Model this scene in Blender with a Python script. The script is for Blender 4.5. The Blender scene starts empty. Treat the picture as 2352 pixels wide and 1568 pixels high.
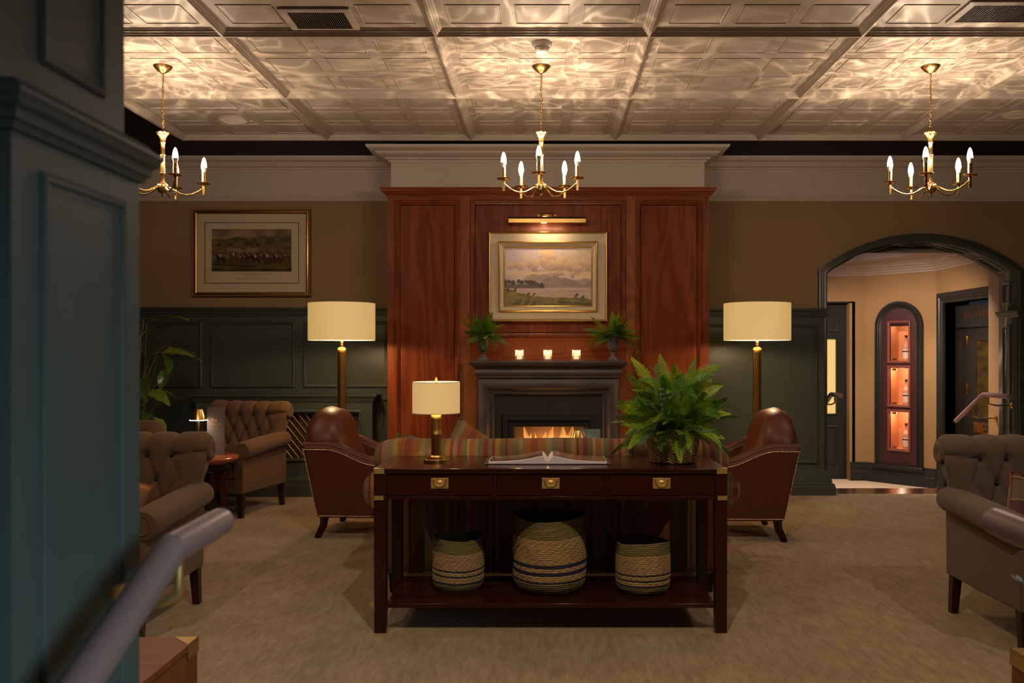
import bpy, bmesh, math, random
import numpy as np
from mathutils import Matrix, Vector, Euler
PI = math.pi
rnd = random.Random(7)
sc = bpy.context.scene
COL = sc.collection

# ------------------------------------------------------------------ camera, world, exposure
F = 2032.0                      # focal length in pixels of the 2352 px wide frame
EYE = 1.36
cam_d = bpy.data.cameras.new('camera')
cam_d.sensor_width = 36.0
cam_d.lens = F / 2352 * 36.0
cam_d.shift_x = -74 / 2352
cam_d.shift_y = 29 / 2352
cam_d.clip_start = 0.05
cam_d.dof.use_dof = True
cam_d.dof.focus_distance = 5.6
cam_d.dof.aperture_fstop = 4.0
cam = bpy.data.objects.new('camera', cam_d)
cam.location = (0, 0, EYE)
cam.rotation_euler = (PI / 2, 0, 0)
COL.objects.link(cam)
sc.camera = cam
w = bpy.data.worlds.new('world'); sc.world = w; w.use_nodes = True
w.node_tree.nodes['Background'].inputs[0].default_value = (0.10, 0.12, 0.16, 1)
w.node_tree.nodes['Background'].inputs[1].default_value = 0.15
sc.view_settings.view_transform = 'Standard'
sc.view_settings.look = 'None'
sc.view_settings.gamma = 1.0
sc.view_settings.use_curve_mapping = False
sc.view_settings.exposure = 0.0
sc.cycles.use_denoising = True
sc.cycles.max_bounces = 8
sc.cycles.diffuse_bounces = 5
sc.cycles.glossy_bounces = 4
sc.cycles.transmission_bounces = 6
sc.cycles.transparent_max_bounces = 12
sc.cycles.caustics_reflective = False
sc.cycles.caustics_refractive = False
sc.cycles.sample_clamp_indirect = 3.0

def light(name, kind, loc, power, color, size=0.02, rot=(0, 0, 0), sizey=None, spot=None):
    d = bpy.data.lights.new(name, kind)
    d.energy = power; d.color = color
    if kind == 'AREA':
        d.size = size
        if sizey: d.shape = 'RECTANGLE'; d.size_y = sizey
    else:
        d.shadow_soft_size = size
    if kind == 'SPOT':
        d.spot_size = spot or 1.5; d.spot_blend = 0.6
    o = bpy.data.objects.new(name, d); o.location = loc; o.rotation_euler = rot
    COL.objects.link(o)
    return o
WARM = (1.0, 0.73, 0.50)
BULB_W = 7.4          # each candle bulb of a chandelier
STREAK_W = 5.5        # the share of a bulb refracted by its clear tip towards the ceiling
# daylight from the stair hall behind the camera
sd_ = light('stair_hall_daylight', 'AREA', (1.15, -0.15, 1.50), 6.5, (0.66, 0.90, 1.0), 0.9, (math.radians(62), 0, math.radians(52)), 0.6)
sd_.data.spread = math.radians(75)
# recessed downlights over the stair head, out of the frame
light('stair_head_downlight', 'SPOT', (0.10, 2.20, 3.19), 120, (1.0, 0.76, 0.54), 0.025, (math.radians(28), 0, 0), None, 1.9)
light('stair_head_downlight', 'SPOT', (-2.0, 2.60, 3.19), 60, (1.0, 0.74, 0.50), 0.025, (math.radians(24), 0, 0), None, 1.9)
light('stair_head_downlight', 'SPOT', (2.6, 2.30, 3.19), 80, (1.0, 0.78, 0.58), 0.025, (math.radians(24), 0, 0), None, 1.9)
light('stair_hall_fill', 'POINT', (0.30, 0.10, 2.15), 3.0, (1.0, 0.84, 0.90), 0.08)  # added fill light for the handrail highlights, no fitting hangs here
# the lobby: cool ceiling light in the tray, warm downlights
light('lobby_tray_light', 'AREA', (3.3, 10.4, 2.66), 6, (0.78, 0.72, 1.0), 1.0, (0, 0, 0), 0.9)
light('lobby_cove_light', 'AREA', (3.3, 10.4, 2.63), 9, (0.74, 0.68, 1.0), 1.5, (PI, 0, 0), 1.2)
light('lobby_downlight', 'SPOT', (3.2, 9.9, 2.3), 190, (1.0, 0.66, 0.47), 0.05, (math.radians(38), 0, math.radians(-50)), None, 2.3)
light('lobby_downlight', 'SPOT', (4.2, 10.4, 2.35), 80, (1.0, 0.80, 0.55), 0.05, (0, 0, 0), None, 2.0)
light('stair_downlight', 'SPOT', (4.2, 9.45, 2.5), 30, (0.98, 0.86, 0.95), 0.03, (0, math.radians(-14), 0), None, 1.2)

# ------------------------------------------------------------------ mesh builder
class MB:
    def __init__(s): s.v = []; s.f = []; s.M = None
    def add(s, vs, fs):
        n = len(s.v)
        if s.M is not None: vs = [s.M @ Vector(p) for p in vs]
        s.v += [tuple(p) for p in vs]
        s.f += [tuple(i + n for i in f) for f in fs]
        return s
    def box(s, x0, x1, y0, y1, z0, z1):
        return s.add([(x0,y0,z0),(x1,y0,z0),(x1,y1,z0),(x0,y1,z0),(x0,y0,z1),(x1,y0,z1),(x1,y1,z1),(x0,y1,z1)],
                     [(0,3,2,1),(4,5,6,7),(0,1,5,4),(1,2,6,5),(2,3,7,6),(3,0,4,7)])
    def taper(s, c0, h0, c1, h1):
        """tapered square bar between centre c0 (half sizes h0) and c1 (half sizes h1)"""
        vs = []
        for c, h in ((c0, h0), (c1, h1)):
            for sx, sy in ((-1,-1),(1,-1),(1,1),(-1,1)):
                vs.append((c[0]+sx*h[0], c[1]+sy*h[1], c[2]))
        return s.add(vs, [(0,3,2,1),(4,5,6,7),(0,1,5,4),(1,2,6,5),(2,3,7,6),(3,0,4,7)])
    def frame(s, x0, x1, z0, z1, y, prof, cap=False):
        """nested rectangles in the XZ plane facing -Y; prof = (inset, projection towards -Y)"""
        vs = []; fs = []
        for (i, p) in prof:
            vs += [(x0+i, y-p, z0+i), (x1-i, y-p, z0+i), (x1-i, y-p, z1-i), (x0+i, y-p, z1-i)]
        for k in range(len(prof)-1):
            for j in range(4):
                a = 4*k+j; b = 4*k+(j+1) % 4
                fs.append((a, b, b+4, a+4))
        if cap:
            k = 4*(len(prof)-1); fs.append((k, k+1, k+2, k+3))
        return s.add(vs, fs)
    def lathe(s, prof, n=32, c=(0,0,0), flute=0, famp=0, fr=None):
        vs = []; fs = []
        for (r, z) in prof:
            for k in range(n):
                a = 2*PI*k/n
                rr = r
                if flute and fr and fr[0] <= z <= fr[1]: rr = r*(1+famp*math.cos(flute*a))
                vs.append((c[0]+rr*math.cos(a), c[1]+rr*math.sin(a), c[2]+z))
        for j in range(len(prof)-1):
            for k in range(n):
                k2 = (k+1) % n
                fs.append((j*n+k, j*n+k2, (j+1)*n+k2, (j+1)*n+k))
        if prof[0][0] > 1e-5: fs.append(tuple(reversed(range(n))))
        if prof[-1][0] > 1e-5: fs.append(tuple((len(prof)-1)*n+k for k in range(n)))
        return s.add(vs, fs)
    def tube(s, pts, r, n=8, closed=False, caps=True):
        pts = [Vector(p) for p in pts]; m = len(pts)
        rs = r if isinstance(r, (list, tuple)) else [r]*m
        vs = []; fs = []
        up = None
        for i, p in enumerate(pts):
            if closed: t = pts[(i+1) % m]-pts[i-1]
            else: t = pts[min(i+1, m-1)]-pts[max(i-1, 0)]
            t.normalize()
            if up is None:
                up = Vector((0,0,1)) if abs(t.z) < 0.9 else Vector((1,0,0))
            u = (up - t*up.dot(t)).normalized(); up = u
            w_ = t.cross(u)
            for k in range(n):
                a = 2*PI*k/n
                vs.append(p+(u*math.cos(a)+w_*math.sin(a))*rs[i])
        for i in range(m if closed else m-1):
            j = (i+1) % m
            for k in range(n):
                k2 = (k+1) % n
                fs.append((i*n+k, i*n+k2, j*n+k2, j*n+k))
        if not closed and caps:
            fs.append(tuple(reversed(range(n)))); fs.append(tuple((m-1)*n+k for k in range(n)))
        return s.add(vs, fs)
    def prism(s, poly, a, b, axis='y'):
        """2-D polygon extruded from a to b along an axis (poly in the two other axes)"""
        n = len(poly)
        def P(u, v, t): return {'y': (u, t, v), 'x': (t, u, v), 'z': (u, v, t)}[axis]
        vs = [P(u, v, a) for u, v in poly]+[P(u, v, b) for u, v in poly]
        fs = [tuple(range(n)), tuple(reversed(range(n, 2*n)))]
        for i in range(n):
            j = (i+1) % n
            fs.append((i, j, n+j, n+i))
        return s.add(vs, fs)
    def grid(s, fn, nu, nv, closeu=False, capv=False):
        vs = [fn(i/(nu if closeu else nu-1), j/(nv-1)) for j in range(nv) for i in range(nu)]
        fs = []
        for j in range(nv-1):
            for i in range(nu if closeu else nu-1):
                i2 = (i+1) % nu
                fs.append((j*nu+i, j*nu+i2, (j+1)*nu+i2, (j+1)*nu+i))
        if capv:
            fs.append(tuple(reversed(range(nu)))); fs.append(tuple((nv-1)*nu+i for i in range(nu)))
        return s.add(vs, fs)
    def sweep(s, path, prof, closed=False, y0=0.0):
        """path in XZ; prof = (offset to the left of travel, projection towards -Y)"""
        n = len(path); P = [Vector(p) for p in path]; L = []
        for i in range(n):
            a = P[i-1] if (i > 0 or closed) else P[i]
            c = P[(i+1) % n] if (i < n-1 or closed) else P[i]
            d1 = (P[i]-a); d2 = (c-P[i])
            if d1.length < 1e-9: d1 = d2
            if d2.length < 1e-9: d2 = d1
            d1.normalize(); d2.normalize()
            n1 = Vector((-d1.y, d1.x)); n2 = Vector((-d2.y, d2.x))
            m = n1+n2; m.normalize(); m = m/max(0.3, m.dot(n1)); L.append(m)
        vs = []; fs = []; k = len(prof)
        for i in range(n):
            for (o, pr) in prof:
                q = P[i]+L[i]*o
                vs.append((q.x, y0-pr, q.y))
        for i in range(n if closed else n-1):
            j = (i+1) % n
            for q in range(k-1):
                fs.append((i*k+q, i*k+q+1, j*k+q+1, j*k+q))
        return s.add(vs, fs)
    def run(s, path, prof, closed=False):
        """moulding run along a plan path (x, y); prof = (offset to the left of travel, z)"""
        M0 = s.M
        R = Matrix(((1,0,0,0),(0,0,1,0),(0,-1,0,0),(0,0,0,1)))
        # sweep builds (x, -pr, z); we want (x, y=z_of_path, z=pr)
        s.M = (M0 if M0 is not None else Matrix.Identity(4)) @ R
        s.sweep(path, prof, closed)
        s.M = M0
        return s
    def ball(s, c, r, n=8, m=6):
        prof = [(max(1e-6, r*math.sin(PI*k/m)), -r*math.cos(PI*k/m)) for k in range(m+1)]
        return s.lathe(prof, n, c)
    def build(s, name, mat, parent=None, smooth=None, bev=0, bseg=2, sub=0, loc=None, rot=None):
        me = bpy.data.meshes.new(name)
        me.from_pydata(s.v, [], s.f)
        bm = bmesh.new(); bm.from_mesh(me)
        if smooth: bmesh.ops.remove_doubles(bm, verts=bm.verts, dist=1e-6)
        bmesh.ops.recalc_face_normals(bm, faces=bm.faces)
        bm.to_mesh(me); bm.free()
        if mat: me.materials.append(mat)
        if smooth:
            me.shade_smooth()
            if smooth < 179: me.set_sharp_from_angle(angle=math.radians(smooth))
        o = bpy.data.objects.new(name, me); COL.objects.link(o)
        if parent: o.parent = parent
        if loc: o.location = loc
        if rot: o.rotation_euler = rot
        if bev:
            b = o.modifiers.new('bevel', 'BEVEL'); b.width = bev; b.segments = bseg; b.limit_method = 'ANGLE'
            b.angle_limit = math.radians(40)
            if not smooth: me.shade_smooth(); me.set_sharp_from_angle(angle=math.radians(35))
        if sub:
            m_ = o.modifiers.new('sub', 'SUBSURF'); m_.levels = sub; m_.render_levels = sub
        return o

def B(*a): return MB().box(*a)
def thing(name, label, cat, loc=(0,0,0), rz=0.0, group=None):
    o = bpy.data.objects.new(name, None); COL.objects.link(o)
    o.empty_display_size = 0.1
    o.location = loc; o.rotation_euler = (0, 0, rz)
    o['label'] = label; o['category'] = cat
    if group: o['group'] = group
    return o
def tag(o, label, cat, group=None):
    o['label'] = label; o['category'] = cat
    if group: o['group'] = group
    return o
def struct(o, label=None):
    o['kind'] = 'structure'
    if label: o['label'] = label
    return o
def holder(name, label=None, loc=(0,0,0), rz=0.0):
    o = bpy.data.objects.new(name, None); COL.objects.link(o)
    o.location = loc; o.rotation_euler = (0, 0, rz)
    return struct(o, label)
def inst(src, parent, loc=(0,0,0), rot=(0,0,0), scale=None, name=None):
    o = src.copy(); COL.objects.link(o); o.parent = parent
    o.location = loc; o.rotation_euler = rot
    if scale: o.scale = scale if isinstance(scale, (tuple, list)) else (scale,)*3
    return o
def dup(root, loc, rz, label, group=None):
    r = root.copy(); COL.objects.link(r); r.location = loc; r.rotation_euler = (0, 0, rz)
    r['label'] = label
    if group: r['group'] = group
    for ch in list(root.children):
        c = ch.copy(); COL.objects.link(c); c.parent = r
        for g in list(ch.children):
            d = g.copy(); COL.objects.link(d); d.parent = c
    return r
def child_light(parent, name, kind, loc, power, color, size=0.02, rot=(0,0,0)):
    o = light(name, kind, loc, power, color, size, rot); o.parent = parent
    return o

# ------------------------------------------------------------------ materials
class NT:
    def __init__(s, name):
        s.m = bpy.data.materials.new(name); s.m.use_nodes = True
        s.t = s.m.node_tree; s.p = s.t.nodes['Principled BSDF']; s.out = s.t.nodes['Material Output']
        s._c = None
    def n(s, typ, **kw):
        x = s.t.nodes.new(typ)
        for k, v in kw.items(): setattr(x, k, v)
        return x
    def l(s, a, b): s.t.links.new(a, b)
    def co(s, scale=(1,1,1), rot=(0,0,0), kind='Object'):
        if not s._c: s._c = s.n('ShaderNodeTexCoord')
        mp = s.n('ShaderNodeMapping'); mp.inputs['Scale'].default_value = scale; mp.inputs['Rotation'].default_value = rot
        s.l(s._c.outputs[kind], mp.inputs[0]); return mp.outputs[0]
    def noise(s, vec, scale=5, detail=4, rough=0.5, dist=0.0):
        x = s.n('ShaderNodeTexNoise'); x.inputs['Scale'].default_value = scale; x.inputs['Detail'].default_value = detail
        x.inputs['Roughness'].default_value = rough; x.inputs['Distortion'].default_value = dist
        s.l(vec, x.inputs['Vector']); return x.outputs['Fac']
    def math(s, op, a, b=None, c=None):
        x = s.n('ShaderNodeMath', operation=op)
        for i, q in enumerate((a, b, c)):
            if q is None: continue
            if isinstance(q, (int, float)): x.inputs[i].default_value = q
            else: s.l(q, x.inputs[i])
        return x.outputs[0]
    def ramp(s, fac, stops, interp='LINEAR'):
        x = s.n('ShaderNodeValToRGB'); cr = x.color_ramp; cr.interpolation = interp
        while len(cr.elements) < len(stops): cr.elements.new(0.5)
        for e, (p, c) in zip(cr.elements, stops):
            e.position = p; e.color = (c[0], c[1], c[2], 1) if len(c) == 3 else c
        s.l(fac, x.inputs[0]); return x.outputs[0]
    def mix(s, fac, a, b, mode='MIX'):
        x = s.n('ShaderNodeMix', data_type='RGBA', blend_type=mode)
        if isinstance(fac, (int, float)): x.inputs[0].default_value = fac
        else: s.l(fac, x.inputs[0])
        for i, q in ((6, a), (7, b)):
            if isinstance(q, tuple): x.inputs[i].default_value = (*q[:3], 1)
            else: s.l(q, x.inputs[i])
        return x.outputs[2]
    def sep(s, vec):
        x = s.n('ShaderNodeSeparateXYZ'); s.l(vec, x.inputs[0]); return x.outputs
    def bump(s, h, strength=0.3, dist=0.01):
        x = s.n('ShaderNodeBump'); x.inputs['Strength'].default_value = strength; x.inputs['Distance'].default_value = dist
        s.l(h, x.inputs['Height']); s.l(x.outputs[0], s.p.inputs['Normal'])
    def base(s, c):
        if isinstance(c, tuple): s.p.inputs['Base Color'].default_value = (*c[:3], 1)
        else: s.l(c, s.p.inputs['Base Color'])
    def set(s, **kw):
        names = dict(rough='Roughness', metal='Metallic', coat='Coat Weight', crough='Coat Roughness', sheen='Sheen Weight',
                     srough='Sheen Roughness', ior='IOR', trans='Transmission Weight', spec='Specular IOR Level', alpha='Alpha', estr='Emission Strength')
        for k, v in kw.items(): s.p.inputs[names[k]].default_value = v
        return s

def paint(name, col, rough=0.45, var=0.06, bumps=0.05, scale=9):
    t = NT(name); c = t.co()
    n = t.noise(c, scale, 4)
    t.base(t.mix(n, tuple(x*(1-var) for x in col), tuple(x*(1+var) for x in col)))
    t.bump(t.noise(c, 60, 3), bumps, 0.004); t.set(rough=rough); return t.m
def metal(name, col, rough=0.25, brushed=(1,1,60), amp=0.12):
    t = NT(name); c = t.co(brushed)
    n = t.noise(c, 12, 3)
    t.base(t.mix(n, tuple(x*0.85 for x in col), col)); t.set(metal=1)
    t.l(t.math('MULTIPLY_ADD', n, amp, rough-amp/2), t.p.inputs['Roughness']); return t.m
def wood(name, dark, light_, rough=0.3, axis='z', figure=9.0, fiber=1.0, coat=0.3):
    t = NT(name)
    k = {'z': (1,1,0.13), 'x': (0.13,1,1), 'y': (1,0.13,1)}[axis]
    kf = {'z': (60,60,1.6), 'x': (1.6,60,60), 'y': (60,1.6,60)}[axis]
    c = t.co(k)
    n1 = t.noise(c, 3.0, 2, 0.5, 0.6)
    rings = t.math('SINE', t.math('MULTIPLY', n1, figure*6.28))
    rings = t.math('MULTIPLY_ADD', rings, 0.5, 0.5)
    fib = t.noise(t.co(kf), 2.0*fiber, 3, 0.6)
    f = t.math('ADD', t.math('MULTIPLY', rings, 0.38), t.math('MULTIPLY', fib, 0.62))
    big = t.noise(t.co(k), 1.3, 2)
    col = t.mix(f, dark, light_)
    col = t.mix(t.math('MULTIPLY', big, 0.5), col, dark)
    t.base(col); t.set(rough=rough+0.08, coat=coat*0.5, crough=0.12, spec=0.22)
    t.bump(fib, 0.06, 0.003); return t.m
def emit(name, col, strength):
    t = NT(name); t.p.inputs['Emission Color'].default_value = (*col, 1); t.set(estr=strength, rough=0.6)
    t.base(tuple(min(1, x) for x in col)); return t.m

def m_carpet():
    t = NT('ribbed carpet'); c = t.co()
    o = t.sep(c)
    warp = t.noise(t.co((9, 2.0, 1)), 1.0, 2)
    warp2 = t.noise(t.co((30, 14, 1)), 1.0, 2)
    ph = t.math('ADD', t.math('MULTIPLY', o['Y'], 640.0), t.math('ADD', t.math('MULTIPLY', warp, 42.0), t.math('MULTIPLY', warp2, 14.0)))
    lines = t.math('MULTIPLY_ADD', t.math('SINE', ph), 0.5, 0.5)
    streak = t.noise(t.co((34, 6.5, 1)), 1.0, 4, 0.65)
    patch = t.noise(t.co((4.5, 3.5, 1)), 1.0, 4, 0.6)
    fine = t.noise(t.co((220, 220, 1)), 1.0, 2)
    mask = t.math('ADD', t.math('MULTIPLY', streak, 0.9), t.math('MULTIPLY', patch, 0.5))
    mask = t.math('MULTIPLY_ADD', t.math('SUBTRACT', mask, 0.70), 0.85, 0.40)
    f = t.math('ADD', t.math('MULTIPLY', lines, 0.50), t.math('MULTIPLY', mask, 0.62))
    f = t.math('ADD', f, t.math('MULTIPLY', t.math('SUBTRACT', fine, 0.5), 0.35))
    t.base(t.ramp(f, [(0.18, (0.085, 0.052, 0.011)), (0.48, (0.235, 0.155, 0.050)), (0.76, (0.58, 0.46, 0.27))]))
    t.set(rough=0.95, sheen=0.25); t.bump(t.math('ADD', lines, fine), 0.35, 0.004); return t.m
def m_wallpaper():
    t = NT('grasscloth wallpaper')
    a = t.noise(t.co((30, 30, 420)), 1.0, 3, 0.6); b = t.noise(t.co((360, 360, 26)), 1.0, 3, 0.6)
    f = t.math('MULTIPLY_ADD', a, 0.6, t.math('MULTIPLY', b, 0.4))
    big = t.noise(t.co((1, 1, 1)), 2.0, 3)
    col = t.mix(f, (0.20, 0.122, 0.046), (0.42, 0.285, 0.140))
    col = t.mix(t.math('MULTIPLY', big, 0.25), col, (0.24, 0.155, 0.065))
    t.base(col); t.set(rough=0.75); t.bump(f, 0.25, 0.003); return t.m
def m_lincrusta():
    t = NT('embossed frieze paper')
    o = t.sep(t.co((8.7, 8.7, 8.7)))
    def cell(ofx, ofz, r, wd):
        x = t.math('SUBTRACT', t.math('FRACT', t.math('ADD', o['X'], ofx)), 0.5)
        z = t.math('SUBTRACT', t.math('FRACT', t.math('ADD', o['Z'], ofz)), 0.5)
        d = t.math('SQRT', t.math('ADD', t.math('MULTIPLY', x, x), t.math('MULTIPLY', t.math('MULTIPLY', z, z), 0.7)))
        return t.math('SUBTRACT', 1.0, t.math('MINIMUM', t.math('DIVIDE', t.math('ABSOLUTE', t.math('SUBTRACT', d, r)), wd), 1.0))
    h = t.math('MAXIMUM', cell(0, 0, 0.40, 0.05), cell(0.5, 0.5, 0.22, 0.05))
    h = t.math('MAXIMUM', h, cell(0.5, 0.0, 0.16, 0.05))
    t.base((0.58, 0.50, 0.44)); t.set(rough=0.5); t.bump(h, 0.28, 0.005); return t.m
STR = [(60,'c'),(75,'r'),(45,'g'),(105,'t'),(25,'d'),(45,'o'),(45,'m'),(25,'d'),(35,'t'),(45,'d'),(40,'o'),(25,'s'),(45,'r'),(30,'g'),
       (45,'o'),(45,'d'),(40,'t'),(20,'d'),(45,'m'),(45,'o'),(25,'d'),(100,'t'),(35,'g'),(70,'r')]
STC = {'c': (0.26,0.07,0.05), 'r': (0.33,0.125,0.04), 'g': (0.25,0.24,0.10), 't': (0.23,0.15,0.085), 'd': (0.20,0.045,0.028),
       'o': (0.16,0.145,0.055), 'm': (0.37,0.22,0.06), 's': (0.38,0.30,0.16)}
def m_stripes():
    t = NT('striped wool upholstery')
    o = t.sep(t.co())
    u = t.math('FRACT', t.math('DIVIDE', t.math('ADD', o['X'], 10.0*0.71 + 0.115), 0.71))
    tot = sum(a for a, _ in STR); stops = []; acc = 0
    for wd, k in STR:
        stops.append((acc/tot, STC[k])); acc += wd
    col = t.ramp(u, stops, 'CONSTANT')
    wv = t.noise(t.co((520, 60, 60)), 1.0, 2); wz = t.noise(t.co((60, 520, 520)), 1.0, 2)
    f = t.math('MULTIPLY', wv, wz)
    # fine woven line and dot detail across the stripes
    ln = t.math('MULTIPLY_ADD', t.math('SINE', t.math('MULTIPLY', o['X'], 620.0)), 0.5, 0.5)
    yz = t.math('ADD', o['Z'], o['Y'])
    dt = t.math('MULTIPLY', t.math('GREATER_THAN', t.math('SINE', t.math('MULTIPLY', o['X'], 330.0)), 0.55), t.math('GREATER_THAN', t.math('SINE', t.math('MULTIPLY', yz, 420.0)), 0.2))
    col = t.mix(t.math('MULTIPLY', ln, 0.15), col, (0.10, 0.05, 0.03))
    col = t.mix(t.math('MULTIPLY', dt, 0.12), col, (0.40, 0.29, 0.17))
    col = t.mix(t.math('MULTIPLY', f, 0.6), col, (0.07, 0.045, 0.03))
    t.base(col); t.set(rough=0.95, sheen=0.04, spec=0.2); t.bump(f, 0.3, 0.003); return t.m
def m_cloth(name, a, b, scale=420, sheen=0.35):
    t = NT(name); c = t.co()
    n = t.noise(c, scale, 3, 0.7); n2 = t.noise(c, 6, 2)
    col = t.mix(n, a, b); col = t.mix(t.math('MULTIPLY', n2, 0.3), col, a)
    t.base(col); t.set(rough=0.95, sheen=sheen); t.bump(n, 0.3, 0.003); return t.m
def m_plaid():
    t = NT('tartan cushion cloth'); o = t.sep(t.co())
    def band(ax, f, th, ph=0.0): return t.math('GREATER_THAN', t.math('SINE', t.math('ADD', t.math('MULTIPLY', o[ax], f), ph)), th)
    col = t.mix(band('X', 26, 0.1), (0.30, 0.10, 0.02), (0.085, 0.03, 0.025))
    col = t.mix(t.math('MULTIPLY', band('Z', 26, 0.2), 0.55), col, (0.16, 0.13, 0.05))
    col = t.mix(t.math('MULTIPLY', band('X', 52, 0.985, 1.0), 0.8), col, (0.35, 0.04, 0.03))
    col = t.mix(t.math('MULTIPLY', band('Z', 52, 0.985, 1.0), 0.6), col, (0.45, 0.25, 0.06))
    n = t.noise(t.co(), 500, 2); col = t.mix(t.math('MULTIPLY', n, 0.3), col, (0.05, 0.03, 0.02))
    t.base(col); t.set(rough=0.95, sheen=0.3); t.bump(n, 0.3, 0.002); return t.m
def m_leather():
    t = NT('oxblood leather'); c = t.co()
    v = t.n('ShaderNodeTexVoronoi'); v.inputs['Scale'].default_value = 260; t.l(c, v.inputs['Vector'])
    n = t.noise(c, 4, 4)
    t.base(t.mix(n, (0.070, 0.017, 0.008), (0.125, 0.037, 0.018))); t.set(rough=0.40, coat=0.0, spec=0.35)
    t.bump(v.outputs['Distance'], 0.12, 0.002); return t.m
def m_stone():
    t = NT('dark fossil limestone'); c = t.co()
    n = t.noise(c, 5, 6, 0.65, 0.5); v = t.noise(t.co((1.0,1.0,2.2)), 9, 5, 0.7, 1.6)
    vein = t.math('GREATER_THAN', t.math('SUBTRACT', 0.012, t.math('ABSOLUTE', t.math('SUBTRACT', v, 0.56))), 0.009)
    col = t.mix(n, (0.036, 0.029, 0.027), (0.105, 0.086, 0.078))
    col = t.mix(t.math('MULTIPLY', vein, 0.4), col, (0.32, 0.27, 0.24))
    t.base(col); t.set(rough=0.42); t.bump(n, 0.1, 0.005); return t.m
def m_rope(name, a, b, f):
    t = NT(name); g = t.n('ShaderNodeTexCoord'); o = t.sep(g.outputs['Object'])
    ang = t.math('ARCTAN2', o['Y'], o['X'])
    tw = t.math('SINE', t.math('ADD', t.math('MULTIPLY', ang, f), t.math('MULTIPLY', o['Z'], 900.0)))
    n = t.noise(t.co((40,40,160)), 1.0, 3, 0.7)
    k = t.math('ADD', t.math('MULTIPLY', tw, 0.22), n)
    t.base(t.ramp(k, [(0.25, a), (0.85, b)])); t.set(rough=0.85); t.bump(k, 0.6, 0.004); return t.m
def m_leaf(name, a, b, rough=0.45):
    t = NT(name)
    oi = t.n('ShaderNodeObjectInfo')
    n = t.noise(t.co(), 14, 3)
    f = t.math('ADD', t.math('MULTIPLY', oi.outputs['Random'], 0.75), t.math('MULTIPLY', n, 0.3))
    t.base(t.ramp(f, [(0.05, a), (0.95, b)])); t.set(rough=rough)
    tr = t.n('ShaderNodeBsdfTranslucent'); tr.inputs[0].default_value = (*[x*1.2 for x in b], 1)
    mx = t.n('ShaderNodeMixShader'); mx.inputs[0].default_value = 0.25
    t.l(t.p.outputs[0], mx.inputs[1]); t.l(tr.outputs[0], mx.inputs[2]); t.l(mx.outputs[0], t.out.inputs[0]); return t.m
def m_bulb():
    """clear candle bulb: glow added to a see-through envelope, so the lamp's own light passes"""
    t = NT('lit clear bulb glass')
    e = t.n('ShaderNodeEmission'); e.inputs[0].default_value = (1.0, 0.80, 0.60, 1); e.inputs[1].default_value = 5.0
    tr = t.n('ShaderNodeBsdfTransparent'); ad = t.n('ShaderNodeAddShader')
    t.l(e.outputs[0], ad.inputs[0]); t.l(tr.outputs[0], ad.inputs[1]); t.l(ad.outputs[0], t.out.inputs[0]); return t.m
def m_glass(name, alpha=0.12, col=(1,1,1), rough=0.02):
    t = NT(name); t.base(col); t.set(rough=rough, ior=1.45)
    tr = t.n('ShaderNodeBsdfTransparent'); tr.inputs[0].default_value = (*col, 1)
    gl = t.n('ShaderNodeBsdfGlossy'); gl.inputs['Roughness'].default_value = rough
    fr = t.n('ShaderNodeLayerWeight'); fr.inputs[0].default_value = 0.5
    mx = t.n('ShaderNodeMixShader')
    t.l(t.math('MULTIPLY_ADD', t.math('POWER', fr.outputs['Facing'], 3.0), 0.75, 0.05), mx.inputs[0]); t.l(tr.outputs[0], mx.inputs[1]); t.l(gl.outputs[0], mx.inputs[2]); t.l(mx.outputs[0], t.out.inputs[0])
    return t.m
def m_tumbler():
    t = NT('thick tumbler glass'); tr = t.n('ShaderNodeBsdfTransparent'); gl = t.n('ShaderNodeBsdfGlossy'); gl.inputs['Roughness'].default_value = 0.05
    df = t.n('ShaderNodeBsdfTranslucent'); df.inputs[0].default_value = (0.9, 0.85, 0.8, 1)
    lw = t.n('ShaderNodeLayerWeight'); lw.inputs[0].default_value = 0.5
    m1 = t.n('ShaderNodeMixShader'); m1.inputs[0].default_value = 0.45; t.l(gl.outputs[0], m1.inputs[1]); t.l(df.outputs[0], m1.inputs[2])
    m2 = t.n('ShaderNodeMixShader'); t.l(t.math('MULTIPLY_ADD', t.math('POWER', lw.outputs['Facing'], 1.6), 0.8, 0.10), m2.inputs[0])
    t.l(tr.outputs[0], m2.inputs[1]); t.l(m1.outputs[0], m2.inputs[2]); t.l(m2.outputs[0], t.out.inputs[0]); return t.m
def m_flame():
    t = NT('gas flame'); o = t.sep(t.co())
    k = t.math('MULTIPLY', o['Z'], 3.2); n = t.noise(t.co((6,6,3)), 2.0, 3)
    f = t.math('ADD', k, t.math('MULTIPLY', t.math('SUBTRACT', n, 0.5), 0.7))
    col = t.ramp(f, [(0.0, (1.0,0.82,0.46)), (0.55, (1.0,0.60,0.20)), (1.0, (0.95,0.32,0.06))])
    e = t.n('ShaderNodeEmission'); t.l(col, e.inputs[0]); e.inputs[1].default_value = 2.3
    tr = t.n('ShaderNodeBsdfTransparent'); mx = t.n('ShaderNodeMixShader')
    a = t.math('MINIMUM', t.math('MAXIMUM', t.math('SUBTRACT', 1.15, f), 0.12), 0.85)
    t.l(a, mx.inputs[0]); t.l(tr.outputs[0], mx.inputs[1]); t.l(e.outputs[0], mx.inputs[2]); t.l(mx.outputs[0], t.out.inputs[0]); return t.m
def m_attr(name, rough=0.6, bumpy=0.0):
    t = NT(name); a = t.n('ShaderNodeAttribute'); a.attribute_name = 'Col'; t.base(a.outputs['Color']); t.set(rough=rough)
    if bumpy: t.bump(t.noise(t.co((1,1,1)), 160, 3, 0.6, 1.5), bumpy, 0.002)
    return t.m

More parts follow.
